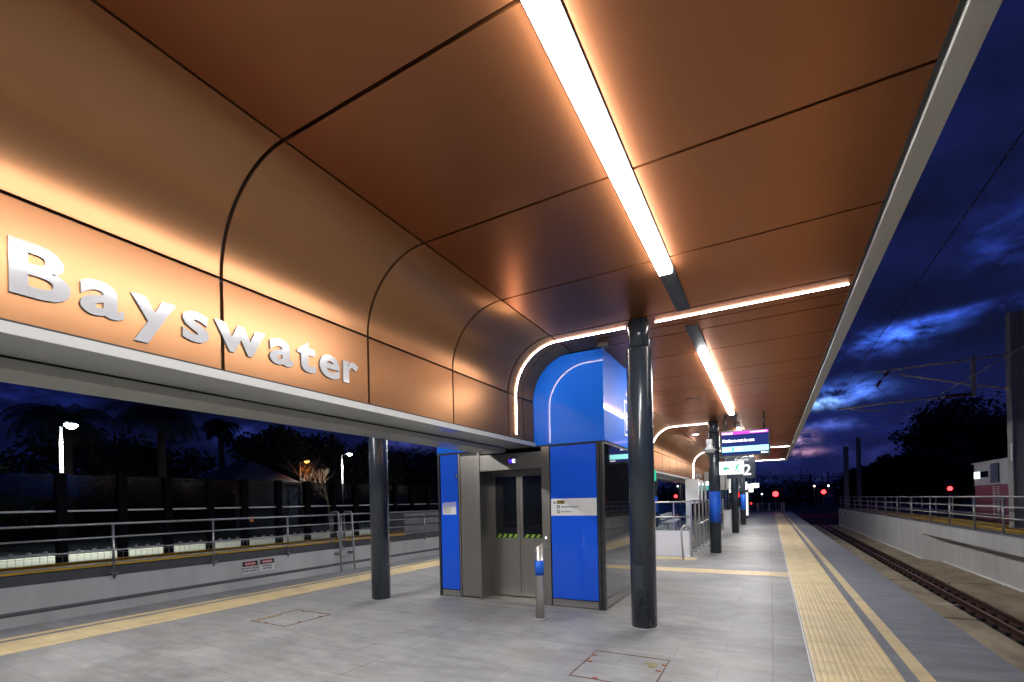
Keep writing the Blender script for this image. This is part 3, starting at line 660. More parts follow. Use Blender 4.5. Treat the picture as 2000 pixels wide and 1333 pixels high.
# ---------------------------------------------------------------- canopy
RA=.68; XA=-2.58; XB=XA-RA; XR=.83    # arc radius, arc start, band plane, right edge
def arc(cx,cz,r,a0,a1,n): return [(cx+r*math.cos(a0+(a1-a0)*k/n),cz+r*math.sin(a0+(a1-a0)*k/n)) for k in range(n+1)]
joints=[]; portals=[-3.05,6.15,15.3,24.4,32.7]
def bayjoints():
    J=[]
    for i,p in enumerate(portals):
        a=p-.23; b=p+.23
        J.append((a,b,'portal'))
        if i<len(portals)-1:
            nxt=portals[i+1]-.23; y=b
            if i==0:
                ys=[b,-2.12,-.78,.56,1.90,3.24,4.58,nxt]
            else:
                ys=[b]
                while nxt-ys[-1]>1.9: ys.append(ys[-1]+1.36)
                ys.append(nxt)
            J+= [(u,v,'bay') for u,v in zip(ys[:-1],ys[1:])]
    J.append((portals[-1]+.23,33.4,'bay'))
    # split the bay over the lift front
    out=[]
    for a,b,k in J:
        cuts=[a]+[c for c in (6.745,10.12) if a<c<b]+[b]
        out+=[(u,v,k) for u,v in zip(cuts[:-1],cuts[1:])]
    return sorted(out)
def panel_sheet(prof,y0,y1,thk,nrm):
    """profile with outward offset -> solid panel"""
    g=.0125
    off=[(x+nx*thk,z+nz*thk) for (x,z),(nx,nz) in zip(prof,nrm)]
    bm=new(); prism_y(bm,prof+off[::-1],y0+g,y1-g); return bm
def canopy(side,label):
    e=empty('platform_canopy',label,'canopy',(CX,0,ZC))
    f=(lambda x:x) if side>0 else mx
    for (a,b,k) in bayjoints():
        lift=a>=6.7 and b<=10.13
        # flat
        x0=XA+.007 if not lift else -2.118
        prof=[(f(x0+(.004 if not lift else 0)),ZC),(f(XR-.02),ZC)]; bm=panel_sheet(prof,a,b,.03,[(0,1)]*2); obj('ceiling_panel',bm,M['copper'],e)
        if lift: continue
        ar=arc(XA,ZC-RA,RA,math.pi/2+.012,math.pi-.012,14)
        nr=[((x-XA)/RA,(z-(ZC-RA))/RA) for x,z in ar]
        bm=panel_sheet([(f(x),z) for x,z in ar],a,b,.03,[(nx*side,nz) for nx,nz in nr])
        for fc in bm.faces:
            if len(fc.verts)==4: fc.smooth=True
        o=obj('curved_panel',bm,M['copper_angle_tint'],e)
        try: o.data.set_sharp_from_angle(angle=R(35))
        except Exception: pass
        bm=panel_sheet([(f(XB),ZC-RA-.012),(f(XB),2.548)],a,b,.03,[(-side,0)]*2); obj('fascia_panel',bm,M['copper_angle_tint'],e)
    # dark backing seen through the joints
    bm=new()
    for a,b in ((-4,6.74),(10.13,33.38)):
        pr=[(f(XR-.01),ZC+.032),(f(XA),ZC+.032)]+[(f(XA+(RA+.032)*math.cos(t)),ZC-RA+(RA+.032)*math.sin(t)) for t in [math.pi/2+math.pi/2*k/14 for k in range(15)]]+[(f(XB-.032),2.50)]
        sheet_y(bm,pr,a,b)
    sheet_y(bm,[(f(XR-.01),ZC+.032),(f(-2.11),ZC+.032)],6.74,10.13)
    obj('joint_backing',bm,M['gap'],e)
    # gutter and roof
    bm=new(); box(bm,min(f(XR),f(.96)),max(f(XR),f(.96)),-4,33.45,3.815,4.10,bev=.004); obj('gutter',bm,M['gutter'],e)
    bm=new(); xs=sorted((f(XR-.03),f(XR-.004))); box(bm,xs[0],xs[1],-4,33.4,ZC-.006,ZC+.05); obj('shadow_gap',bm,M['gap'],e)
    bm=new(); xs=sorted((f(.96),CX)); box(bm,xs[0],xs[1],-4,33.4,4.101,4.16); obj('roof_sheet',bm,M['gutter'],e)
    bm=new(); xs=sorted((f(.959),f(XA))); box(bm,xs[0],xs[1],33.40,33.45,3.82,4.10); obj('end_trim',bm,M['gutter'],e)
    return e
canopy(1,'copper coloured curved canopy over the right platform with dark panel joints')
canopy(-1,'matching copper canopy over the left platform edge behind the sign')
# central beam
e=empty('canopy_beam','white edged grey beam running under the copper sign band','beam',(CX,0,2.4))
for a,b in ((-4,6.74),(10.13,33.4)):
    for s in (1,-1):
        f=(lambda x:x) if s>0 else mx
        xs=sorted((f(-3.235),f(-3.28))); bm=new(); box(bm,xs[0],xs[1],a,b,2.474,2.531); obj('edge_trim',bm,M['white'],e)
        xs=sorted((f(-3.25),f(-3.285))); bm=new(); box(bm,xs[0],xs[1],a,b,2.532,2.546); obj('shadow_gap',bm,M['gap'],e)
    bm=new(); y=a; st=2.7
    cuts=[a]+[q for q in (1.92,4.58,12.8,15.5,18.2,20.9,23.6,26.3,29,31.7) if a<q<b]+[b]
    for u,v in zip(cuts[:-1],cuts[1:]): box(bm,-3.70,-3.236,u+.002,v-.002,2.472,2.484)
    obj('right_soffit',bm,M['soffit'],e)
    bm=new(); bb=min(b,33.4) if a>0 else 6.60
    for u,v in zip(cuts[:-1],cuts[1:]): box(bm,-4.10,-3.702,u+.002,min(v,bb)-.002,2.40,2.46)
    obj('left_soffit',bm,M['soffit'],e)
# name sign
sg=empty('station_name_sign','raised white letters reading Bayswater on the near copper band','sign',(XB,2.0,2.69),'Bayswater name signs')
def nameletters(y0,width,size,zb,parent,x,ext=.005):
    s='Bayswater'; adv=[]
    # measure the advance of each letter
    def adv_of(t):
        cu=bpy.data.curves.new('t','FONT'); cu.body=t; cu.size=size; cu.offset=size*.028; o=bpy.data.objects.new('t',cu); COL.objects.link(o)
        dg=bpy.context.evaluated_depsgraph_get(); me=bpy.data.meshes.new_from_object(o.evaluated_get(dg)); xs=[v.co.x for v in me.vertices]
        bpy.data.objects.remove(o); bpy.data.curves.remove(cu); bpy.data.meshes.remove(me); return min(xs),max(xs)
    raw=[]; cur=0
    for ch in s:
        a,b=adv_of(ch); raw.append((ch,cur,a,b)); cur+=(b-a)+size*.085
    tot=cur-size*.085; k=width/tot
    for ch,c,a,b in raw:
        text('letter',ch,size,(x,y0+(c-a)*k,zb),'right',M['letter'],parent,ext=ext,off=size*.028,sx=k)
nameletters(.865,2.24,.375,2.695,sg,XB+.008)
sg2=empty('station_name_sign','small far white Bayswater letters beyond the second blue band column','sign',(XB,26.5,2.69),'Bayswater name signs')
nameletters(25.2,2.24,.375,2.695,sg2,XB+.008)

# linear lights
def linear_light(x,h0,h1,l0,l1,label):
    e=empty('linear_light',label,'ceiling light',(x,h0,ZC),'long linear ceiling lights')
    bm=new(); box(bm,x-.078,x+.078,h0,h1,ZC-.014,ZC-.002,bev=.003); obj('housing',bm,M['housing'],e)
    bm=new(); box(bm,x-.058,x+.058,l0,l1,ZC-.056,ZC-.0145,bev=.006); obj('diffuser',bm,M['tube'],e)
XL=-.86
for (a,b,l) in ((-2.6,5.93,'nearest linear ceiling light running out of the top of the frame'),(6.52,14.9,'second linear ceiling light beyond the arched strip'),(15.75,23.9,'third short looking linear light above the display screen'),(24.9,32.2,'farthest linear ceiling light near the canopy end')):
    linear_light(XL,a,b,a+1.13,b-1.13,l)
for (a,b) in ((-2.6,5.93),(6.52,14.9),(15.75,23.9),(24.9,32.2)):
    linear_light(mx(XL),a,b,a+1.13,b-1.13,'linear ceiling light under the left canopy half, lighting platform one')
# small joints of conduit between the housings
def arch_light(y,colx,label,side=1):
    e=empty('arched_strip_light',label,'strip light',(XB if side>0 else mx(XB),y,ZC),'thin arched strip lights across the canopy')
    f=(lambda x:x) if side>0 else mx
    w=.012 if y<16 else .008; d=.010
    segs=[[(XR-.06,ZC-.001),(colx+.19,ZC-.001)],[(colx-.19,ZC-.001),(XA,ZC-.001)],arc(XA,ZC-RA,RA-.001,math.pi/2,math.pi,16),[(XB+.001,ZC-RA),(XB+.001,2.60)]]
    for i,sg_ in enumerate(segs):
        if i==0 and 15<y<16: continue      # this half is unlit
        bm=new(); n=len(sg_)
        inner=[]
        for j,(x,z) in enumerate(sg_):
            if i in (0,1): inner.append((x,z-d))
            elif i==2: r=math.hypot(x-XA,z-(ZC-RA)); inner.append((XA+(x-XA)*(r-d)/r,(ZC-RA)+(z-(ZC-RA))*(r-d)/r))
            else: inner.append((x+d,z))
        pr=[(f(x),z) for x,z in sg_]+[(f(x),z) for x,z in inner[::-1]]
        prism_y(bm,pr,y-w/2,y+w/2); obj('light_strip',bm,M['strip'],e)
    return e
for i,(p,l) in enumerate(((6.15,'bright arched strip light crossing the canopy just before the lift'),(15.3,'second arched strip light behind the near charcoal column'),(24.4,'third arched strip light beyond the security camera'),(32.7,'last arched strip light near the canopy end'))):
    arch_light(p,-1.43,l)
    arch_light(p,-1.43,l+', left platform half' if False else 'mirrored strip light on the left canopy half, number %d from the camera'%(i+1),-1)

# columns
def column(x,y,band,label,txt='Bayswater',mark=True):
    e=empty('canopy_column',label,'column',(x,y,0),'charcoal canopy columns')
    bm=new(); lathe(bm,[(.158,0),(.158,3.49),(.152,3.496)],x,y,40); obj('shaft',bm,M['column'],e)
    bm=new(); lathe(bm,[(.162,0),(.162,.006)],x,y,40); obj('base_ring',bm,M['whitepaint'],e)
    bm=new(); lathe(bm,[(.130,3.4965),(.130,ZC+.02)],x,y,40); obj('neck',bm,M['column'],e)
    if band:
        bm=new(); lathe(bm,[(.1595,.90),(.1595,1.80)],x,y,40); b=obj('blue_band',bm,M['bluewrap'],e)
        text('lettering',txt,.13,(x+.1605,y+.045,.99),'right',M['whitepaint'],b,ext=.001,off=.002,roll=R(90))
        text('number','1' if x<CX else '2',.12,(x+.1605,y-.035,1.62),'right',M['whitepaint'],b,ext=.001,off=.002)
    return e
column(-1.43,6.05,False,'near charcoal steel column standing right of the lift')
c=bm=new(); box(c,-1.50,-1.40,5.888,5.8925,.50,.80); 
c=obj('access_plate',c,M['column'],bpy.data.objects['canopy_column'])
column(-1.43,15.0,True,'charcoal column with blue band holding the security camera')
column(-1.43,23.9,False,'plain charcoal column between the two blue banded columns')
column(-1.43,31.2,True,'farthest right charcoal column with a blue band')
column(-5.90,6.05,False,'charcoal column left of the lift under the grey beam')
column(-5.87,28.0,True,'far left column with blue band seen through the stair glass')
column(-5.87,15.2,False,'left side charcoal column hidden behind the lift')
column(-5.87,37,False,'left side charcoal column deep behind the kiosk')

# ---------------------------------------------------------------- lift
LX0,LX1,LY0,LY1=-5.12,-2.12,6.68,10.05
L=empty('lift_shaft','bright blue station lift with steel doors under the copper canopy','lift',(-3.62,LY0,0))
# upper blue head, its front standing under the canopy arch
bm=new(); box(bm,-5.18,-2.12,6.75,10.11,2.485,ZC-.012,bev=.004); hd=obj('blue_head',bm,M['bluehead'],L)
# lower body core (set back), with door recess
bm=new()
box(bm,-5.09,-4.27,LY0+.06,LY1,0.0,2.455); box(bm,-3.10,-2.16,LY0+.06,LY1,0,2.455); box(bm,-4.27,-3.10,7.16,LY1,0,2.455); box(bm,-4.27,-3.10,LY0+.06,7.16,2.12,2.395)
obj('lift_core',bm,M['frame'],L)
bm=new(); box(bm,-5.15,-2.13,LY0+.05,LY1+.02,2.456,2.484); obj('joint_trim',bm,M['gap'],L)
# blue panels
def bp(x0,x1,z0,z1): 
    return obj('blue_panel',box(new(),x0,x1,LY0+.004,LY0+.059,z0,z1,bev=.003),M['blue'],L)
p1=bp(-5.065,-4.70,.125,2.445); p2=bp(-2.965,-2.235,.125,2.445)
for x0,x1 in ((-5.075,-4.69),(-2.975,-2.225)): obj('panel_reveal',box(new(),x0,x1,LY0+.02,LY0+.058,0,2.452),M['gap'],L)
bm=new(); box(bm,-5.062,-4.703,LY0+.004,LY0+.0195,.012,.11); obj('plinth',bm,M['steelp'],L)
bm=new(); box(bm,-2.962,-2.238,LY0+.004,LY0+.0195,.012,.11); obj('plinth',bm,M['steelp'],L)
# posts
for x0,x1 in ((-5.12,-5.08),(-2.222,-2.185),(-2.172,-2.125)):
    bm=new(); box(bm,x0,x1,LY0-.006,LY0+.059,0,2.455,bev=.003); obj('corner_post',bm,M['frame'],L)
# stainless frame around the doors
for x0,x1 in ((-4.685,-4.655),(-4.30,-4.255),(-3.12,-2.985)):
    bm=new(); box(bm,x0,x1,LY0,LY0+.059,0,2.45,bev=.003); obj('door_jamb',bm,M['doorsteel'],L)
bm=new(); box(bm,-4.648,-4.307,LY0+.012,LY0+.059,.03,2.40,bev=.004); obj('steel_panel',bm,M['doorsteel'],L)
bm=new(); box(bm,-4.254,-3.121,LY0+.01,LY0+.059,2.13,2.39,bev=.003); hp=obj('head_panel',bm,M['doorsteel'],L)
for x0 in (-4.262,-3.118): obj('recess_lining',box(new(),x0,x0+.008,LY0+.06,7.12,0.002,2.12),M['doorsteel'],L)
# doors
for x0,x1 in ((-4.252,-3.715),(-3.705,-3.122)):
    bm=new()
    g0,g1,h0,h1=x0+.07,x1-.05,1.00,2.04
    if x0>-4: g0,g1=x0+.055,x1-.09
    for a,b,c_,d in ((x0,g0,.02,2.12),(g1,x1,.02,2.12),(g0,g1,.02,h0),(g0,g1,h1,2.12)): box(bm,a,b,7.06,7.10,c_,d)
    dr=obj('door',bm,M['doorsteel'],L)
    obj('door_glass',box(new(),g0,g1,7.075,7.085,h0,h1),M['darkglass'],dr)
    bm=new(); obj('hazard_tape',box(new(),g0+.004,g1-.004,7.071,7.0745,1.004,1.065),M['black'],dr)
    bm=new(); x=g0+.02
    while x<g1-.07:
        quad(bm,(x,7.0705,1.006),(x+.055,7.0705,1.006),(x+.095,7.0705,1.063),(x+.04,7.0705,1.063)); x+=.105
    obj('hazard_stripes',bm,M['lime'],dr)
bm=new(); box(bm,-3.7148,-3.7052,7.07,7.09,.02,2.12); obj('door_seam',bm,M['gap'],L)
bm=new(); box(bm,-4.25,-3.13,LY0+.0,7.09,-.01,.006); obj('door_sill',bm,M['steel'],L)
# floor indicator C
bm=new(); box(bm,-3.695,-3.595,LY0+.004,LY0+.0095,2.235,2.30); ind=obj('floor_indicator',bm,emis('indicator',(.10,.03,.75),.9),L)
text('lettering','C',.075,(-3.632,LY0+.003,2.242),'front',emis('indicator_text',(.9,.92,1),3),ind,off=.003)
# call buttons
bm=new(); box(bm,-3.085,-3.035,LY0-.006,LY0-.0005,.90,1.10); cp=obj('call_panel',bm,M['steelp'],L)
def disc(bm,x,y,z,r): bm.faces.new([bm.verts.new((x+r*math.cos(2*math.pi*k/14),y,z+r*math.sin(2*math.pi*k/14))) for k in range(14)])
bm=new(); disc(bm,-3.058,LY0-.0075,1.045,.015); obj('lit_button',bm,emis('button',(1,1,1),3),cp)
bm=new(); disc(bm,-3.058,LY0-.0075,.985,.010); disc(bm,-3.058,LY0-.0075,.945,.010); obj('key_switch',bm,M['black'],cp)
# way-out sign on the right blue panel
s=obj('direction_sign',box(new(),-2.964,-2.236,LY0+.0005,LY0+.0035,1.385,1.645),M['whitepaint'],L)
yS=LY0-.0005
bm=new(); box(bm,-2.865,-2.745,yS-.001,yS+.0005,1.565,1.612); obj('way_out_tab',bm,M['black'],s)
text('lettering','Way Out',.034,(-2.858,yS-.002,1.577),'front',mat('sign_yellow',(.9,.55,.02),.4),s,ext=.0004,off=.0006)
for z in (1.497,1.425):
    bm=new(); box(bm,-2.865,-2.822,yS-.001,yS+.0005,z,z+.046,bev=.0004); ic=obj('icon',bm,M['black'],s)
    bm=new()
    if z>1.45: 
        disc(bm,-2.8435,yS-.002,z+.035,.005); quad(bm,(-2.852,yS-.002,z+.008),(-2.835,yS-.002,z+.008),(-2.835,yS-.002,z+.028),(-2.852,yS-.002,z+.028))
    else:
        quad(bm,(-2.855,yS-.002,z+.012),(-2.832,yS-.002,z+.012),(-2.832,yS-.002,z+.037),(-2.855,yS-.002,z+.037))
    obj('pictogram',bm,M['whitepaint'],ic)
text('lettering','Platforms 3 and 4',.040,(-2.800,yS-.001,1.507),'front',M['black'],s,ext=.0004,off=.0004)
text('lettering','Bus Stand 1',.040,(-2.800,yS-.001,1.435),'front',M['black'],s,ext=.0004,off=.0004)
bm=new(); quad(bm,(-2.909,yS-.001,1.575),(-2.901,yS-.001,1.575),(-2.901,yS-.001,1.612),(-2.909,yS-.001,1.612))
for sgn in (-1,1): quad(bm,(-2.905,yS-.0012,1.563),(-2.905,yS-.0012,1.574),(-2.905+sgn*.020,yS-.0012,1.597),(-2.905+sgn*.024,yS-.0012,1.588))
obj('down_arrow',bm,M['black'],s)
# notice with blue checker on the left panel
s=obj('notice',box(new(),-5.03,-4.745,LY0+.0008,LY0+.0035,1.415,1.55),M['whitepaint'],L)
bm=new()
for r_ in range(4):
    for k in range(10):
        if (r_+k)%2==0: x=-5.03+.0285*k; box(bm,x,x+.0285,LY0+.001,LY0+.0034,1.5505+.0195*r_,1.5505+.0195*(r_+1))
obj('checker_pattern',bm,M['whitepaint'],s)
for i,t_ in enumerate(('If this lift is not','working, call','station staff','for assistance')): text('lettering',t_,.027,(-5.0,LY0-.0003,1.522-.028*i),'front',M['black'],s,ext=.0003)
bm=new(); box(bm,-4.748,-4.708,LY0+.001,LY0+.0038,2.035,2.115); pn=obj('number_plate',bm,M['black'],L); text('lettering','1',.07,(-4.740,LY0-.0003,2.05),'front',M['whitepaint'],pn,ext=.0003,off=.001)
# glazed side facing the right platform
bm=new(); box(bm,LX1-.035,LX1-.012,LY0+.075,LY1-.06,.16,2.44); obj('side_glass',bm,M['darkglass'],L)
bm=new(); box(bm,LX1-.033,LX1-.008,LY0+.075,LY1-.06,.02,.15); obj('plinth',bm,M['steelp'],L)
bm=new(); box(bm,LX1-.045,LX1,LY1-.055,LY1+.01,0,2.455,bev=.003); obj('corner_post',bm,M['frame'],L)
bm=new(); box(bm,LX1-.036,LX1-.002,LY0+.075,LY1-.06,2.441,2.455); obj('glass_head',bm,M['frame'],L)
bm=new(); box(bm,LX1-.0115,LX1-.003,LY0+.075,LY1-.06,1.155,1.18); obj('mid_rail',bm,M['frame'],L)
# back side
bm=new(); box(bm,-5.10,-2.15,LY1+.001,LY1+.03,.02,2.45); obj('back_panel',bm,M['blue'],L)
# lift pictogram on the head, right face
bm=new(); yy0,yy1,zz0,zz1=7.85,8.45,2.68,3.28; xx=-2.112; t_=.035
for a,b,c_,d in ((yy0,yy1,zz0,zz0+t_),(yy0,yy1,zz1-t_,zz1),(yy0,yy0+t_,zz0+t_,zz1-t_),(yy1-t_,yy1,zz0+t_,zz1-t_)): box(bm,xx-.004,xx,a,b,c_,d)
for k in range(3):
    yc=8.0+.15*k; box(bm,xx-.004,xx,yc-.04,yc+.04,2.78,3.0)
    bm.faces.new([bm.verts.new((xx,yc+.035*math.cos(2*math.pi*q/12),3.06+.035*math.sin(2*math.pi*q/12))) for q in range(12)])
for yc,s_ in ((8.02,1),(8.28,-1)):
    pts=[(xx,yc-.07,3.36+(.0 if s_>0 else .12)),(xx,yc+.07,3.36+(.0 if s_>0 else .12)),(xx,yc,3.36+(.12 if s_>0 else 0))]; bm.faces.new([bm.verts.new(p) for p in pts])
obj('lift_pictogram',bm,M['whitepaint'],hd)
text('lettering','Lift',.30,(-2.115,8.75,2.85),'right',M['whitepaint'],hd,off=.004)
# projecting exit sign behind near column
e=empty('exit_sign','slim green running figure exit sign on the lift side','exit sign',(-2.0,9.9,2.1))
bm=new(); box(bm,-2.116,-2.04,9.86,9.90,1.98,2.20); obj('sign_box',bm,emis('exit_green',(.02,.45,.25),1.2),e)

# bollard
e=empty('bollard','short stainless bollard with slanted top and blue band before the lift door','bollard',(-2.80,5.87,0))
def slantcyl(bm,x,y,r,z0,z1,slant,n=32,rb=.010):
    a=[];b=[];
    for k in range(n):
        t=2*math.pi*k/n; a.append(bm.verts.new((x+r*math.cos(t),y+r*math.sin(t),z0))); b.append(bm.verts.new((x+r*math.cos(t),y+r*math.sin(t),z1+slant*math.cos(t-.3)*1.0)))
    for k in range(n): bm.faces.new((a[k],a[(k+1)%n],b[(k+1)%n],b[k])).smooth=True
    bm.faces.new(b); bm.faces.new(a[::-1])
bm=new(); slantcyl(bm,-2.80,5.87,.060,.012,1.0,.048); obj('post',bm,M['steel'],e)
bm=new(); lathe(bm,[(.0608,.60),(.0608,.80)],-2.80,5.87,32); obj('blue_band',bm,M['bluewrap'],e)
bm=new(); lathe(bm,[(.100,0),(.100,.012),(.092,.015)],-2.80,5.87,32); fl=obj('base_flange',bm,M['steel'],e)
for k in range(4):
    t=math.pi/4+k*math.pi/2; bm=new(); lathe(bm,[(.009,.015),(.009,.026),(.004,.03)],-2.80+.08*math.cos(t),5.87+.08*math.sin(t),8); obj('bolt',bm,M['steel'],fl)

# ---------------------------------------------------------------- stair enclosure and kiosk
S=empty('stair_balustrade','glass and steel balustrade around the stair opening behind the lift','balustrade',(-2.4,14,0))
SX=-1.95; SY=13.9
bm=new(); box(bm,-5.3,SX-.04,SY,SY+.06,0,.71); box(bm,-3.06,-3.04,SY-.004,SY-.0005,0,.71); obj('white_upstand',bm,M['whitepaint'],S)
for x in (-2.93,-3.9,-4.9):
    bm=new(); box(bm,x-.02,x+.02,SY-.01,SY+.03,.0,1.5); obj('post',bm,M['steel'],S)
bm=new(); box(bm,-2.42,-2.385,SY-.01,SY+.03,.71,1.5); obj('post',bm,M['steel'],S)
for z in (1.10,1.52):
    bm=new(); tube(bm,[(-5.3,SY+.01,z),(SX,SY+.01,z)],.02,8); obj('rail',bm,M['steel'],S)
obj('glass_panel',box(new(),-5.3,SX-.05,SY+.005,SY+.015,.72,1.49),M['clearglass'],S)
yp=[13.9,14.75,15.6,16.5,17.4,18.3,19.3,20.3,21.4,22.6,24.0]
for i,y in enumerate(yp):
    bm=new(); box(bm,SX-.03,SX+.03,y-.03,y+.03,0,1.53); obj('post',bm,M['steel'],S)
    if i: obj('glass_panel',box(new(),SX-.006,SX+.006,yp[i-1]+.04,y-.04,.12,1.46),M['clearglass'],S)
for z in (1.53,.10):
    bm=new(); box(bm,SX-.03,SX+.03,13.93,24,z,z+.035); obj('rail',bm,M['steel'],S)
bm=new(); box(bm,SX-.05,SX+.04,13.93,24,0,.05); obj('white_base',bm,M['whitepaint'],S)
bm=new(); tube(bm,[(SX-.15,13.95,.68),(SX-.10,15,.82),(SX+.10,15.1,.86),(SX+.10,24.0,1.02),(SX+.02,24.3,1.0)],.02,8); obj('handrail',bm,M['steel'],S)
bm=new(); box(bm,SX-.09,SX+.0,13.55,13.70,0,.05,bev=.01); obj('foot_block',bm,M['whitepaint'],S)
e=empty('hoop_rail','bent stainless hoop rail standing before the white stair upstand','handrail',(-1.95,12.9,0))
bm=new(); tube(bm,[(-2.03,13.0,0),(-2.07,13.0,.70),(-2.06,13.0,.82),(-2.0,13.02,.90),(-1.93,13.05,.90),(-1.88,13.2,.82),(-1.83,13.6,.45),(-1.86,13.85,.3)],.024,10); obj('bent_tube',bm,M['steel'],e)
bm=new(); lathe(bm,[(.05,0),(.05,.012)],-2.03,13.0,16); obj('flange',bm,M['steel'],e)
# benches of the left platform seen through the glass
def bench(x,y,label):
    e=empty('bench',label,'bench',(x,y,0),'white benches behind the stair opening')
    obj('seat',box(new(),x-.25,x+.25,y-.8,y+.8,.42,.47,bev=.015),M['whitepaint'],e)
    obj('backrest',box(new(),x-.30,x-.26,y-.8,y+.8,.55,.85,bev=.01),M['whitepaint'],e)
    for s in (-.7,.7):
        bm=new(); tube(bm,[(x-.2,y+s,0),(x-.2,y+s,.42)],.025,6); tube(bm,[(x+.2,y+s,0),(x+.2,y+s,.42)],.025,6); obj('leg',bm,M['steel'],e)
bench(-4.6,25.3,'nearer white bench seen through the stair glass')
bench(-4.8,27.9,'farther white bench seen through the stair glass')
# white stair core
e=empty('stair_shelter','white pillared stair shelter beyond the glass balustrade','shelter',(-3.2,21.5,0))
for x0,x1,y0,y1 in ((-3.27,-2.75,21.9,22.3),):
    bm=new(); box(bm,x0,x1,y0,y1,0,2.455); obj('pillar',bm,M['whitepaint'],e)
for yy in (23.2,24.6):
    bm=new(); box(bm,-2.88,-2.74,yy,yy+.25,0,2.455); obj('pillar',bm,M['whitepaint'],e)
bm=new(); box(bm,-2.80,-2.78,22.31,23.19,.5,2.3); obj('glass_panel',bm,M['darkglass'],e)
bm=new(); box(bm,-2.80,-2.78,23.46,24.59,.5,2.3); obj('glass_panel',bm,M['darkglass'],e)
# sign inside: small green exit
e=empty('exit_sign','small green and white exit sign beside the white stair shelter','exit sign',(-2.6,24.9,2.2))
bm=new(); box(bm,-2.76,-2.35,24.9,24.95,2.25,2.42); obj('lit_header',bm,emis('sign_white',(1,1,1),2.2),e)
bm=new(); box(bm,-2.76,-2.35,24.9,24.95,2.02,2.22); bx=obj('sign_face',bm,emis('teal_sign',(.02,.35,.33),1.0),e)
text('lettering','EXIT',.13,(-2.72,24.895,2.07),'front',M['whitepaint'],bx,ext=.001)
# kiosk
K=empty('platform_kiosk','kiosk with white upper panels, dark glazing and white base behind the columns','kiosk',(-2.6,28.2,0))
obj('base_wall',box(new(),-3.3,-1.97,28.2,38,0,.95),M['whitepaint'],K)
obj('dark_glazing',box(new(),-3.27,-2.0,28.25,37.95,.95,2.05),M['darkglass'],K)
obj('upper_panel',box(new(),-3.22,-1.97,28.18,38,2.052,3.05),M['white'],K)
for x in (-1.98,-2.13,-2.6,-3.2):
    bm=new(); box(bm,x-.03,x+.03,28.15,28.21,.952,2.05); obj('mullion',bm,M['frame'],K)
bm=new(); box(bm,-2.16,-2.13,28.15,28.179,2.06,3.04); obj('panel_joint',bm,M['gap'],K)

# ---------------------------------------------------------------- hanging signs, screen, camera
YD=14.0
e=empty('passenger_display','hanging platform display with a magenta header reading Platform not in use','display screen',(-.57,YD,3.05))
x0,x1,z0,z1=-1.17,.03,2.71,3.41
for x in (-1.03,-.12):
    bm=new(); tube(bm,[(x,YD+.07,z1-.05),(x,YD+.07,ZC)],.022,8); obj('hanger',bm,M['black'],e)
cs=obj('casing',box(new(),x0,x1,YD,YD+.14,z0,z1,bev=.01),M['black'],e)
sx0,sx1,sz0,sz1=x0+.04,x1-.05,z0+.04,z1-.04
def sp(name,a,b,c,d,col,s,dy=.002,par=cs):
    W_=sx1-sx0; H_=sz1-sz0; bm=new(); quad(bm,(sx0+a*W_,YD-dy,sz0+c*H_),(sx0+b*W_,YD-dy,sz0+c*H_),(sx0+b*W_,YD-dy,sz0+d*H_),(sx0+a*W_,YD-dy,sz0+d*H_)); return obj(name,bm,emis(name,col,s),par)
scn=sp('screen_panel',0,1,0,1,(.020,.030,.16),1.0)
sp('magenta_header',0,1,.88,1,(.75,.07,.62),1.3,.004,scn); sp('teal_footer',0,1,.13,.36,(.35,.95,.92),1.6,.004,scn)
tw=emis('screen_text',(1,1,1),2.0)
text('lettering','Platform not in use',.098,(sx0+.02,YD-.006,sz0+.56*(sz1-sz0)),'front',tw,scn,ext=.0003,off=.0055)
text('lettering','Platform 2',.06,(sx0+.01,YD-.008,sz0+.905*(sz1-sz0)),'front',tw,scn,ext=.0003,off=.0055)
text('lettering','Mon, 10 Jul 2023' if False else 'via station stop',.055,(sx1-.01,YD-.008,sz0+.905*(sz1-sz0)),'front',tw,scn,ext=.0003,off=.003,align='RIGHT') if False else None
sp('header_text_block',.62,.97,.915,.96,(1,.85,1),1.6,.006,scn)
sp('footer_text_block',.03,.45,.20,.29,(.9,1,1),2.0,.006,scn); sp('footer_icon',.22,.27,.18,.31,(.05,.6,.5),1.2,.008,scn)
text('lettering','6:02 pm',.05,(sx1-.01,YD-.006,sz0+.03*(sz1-sz0)),'front',tw,scn,ext=.0003,off=.002,align='RIGHT')
YX=14.6
e=empty('exit_sign','lit white exit sign with green arrow and running figure below the display','exit sign',(-.95,YX,2.45))
x0,x1,z0,z1=-1.26,-.63,2.26,2.625
bx=obj('sign_box',box(new(),x0,x1,YX,YX+.06,z0,z1,bev=.006),emis('exit_white',(.90,1,.97),1.15),e)
green=emis('exit_green_mark',(.02,.62,.36),.8)
bm=new(); zc=(z0+z1)/2-.02; quad(bm,(x0+.13,YX-.002,zc-.018),(x0+.26,YX-.002,zc-.018),(x0+.26,YX-.002,zc+.032),(x0+.13,YX-.002,zc+.032))
quad(bm,(x0+.09,YX-.0022,zc),(x0+.16,YX-.0022,zc-.065),(x0+.175,YX-.0022,zc-.045),(x0+.125,YX-.0022,zc)); quad(bm,(x0+.09,YX-.0022,zc),(x0+.125,YX-.0022,zc),(x0+.175,YX-.0022,zc+.045),(x0+.16,YX-.0022,zc+.065)); obj('arrow',bm,green,bx)
bm=new(); fx=x0+.45
bm.faces.new([bm.verts.new((fx+.03+.024*math.cos(2*math.pi*q/12),YX-.002,zc+.105+.024*math.sin(2*math.pi*q/12))) for q in range(12)])
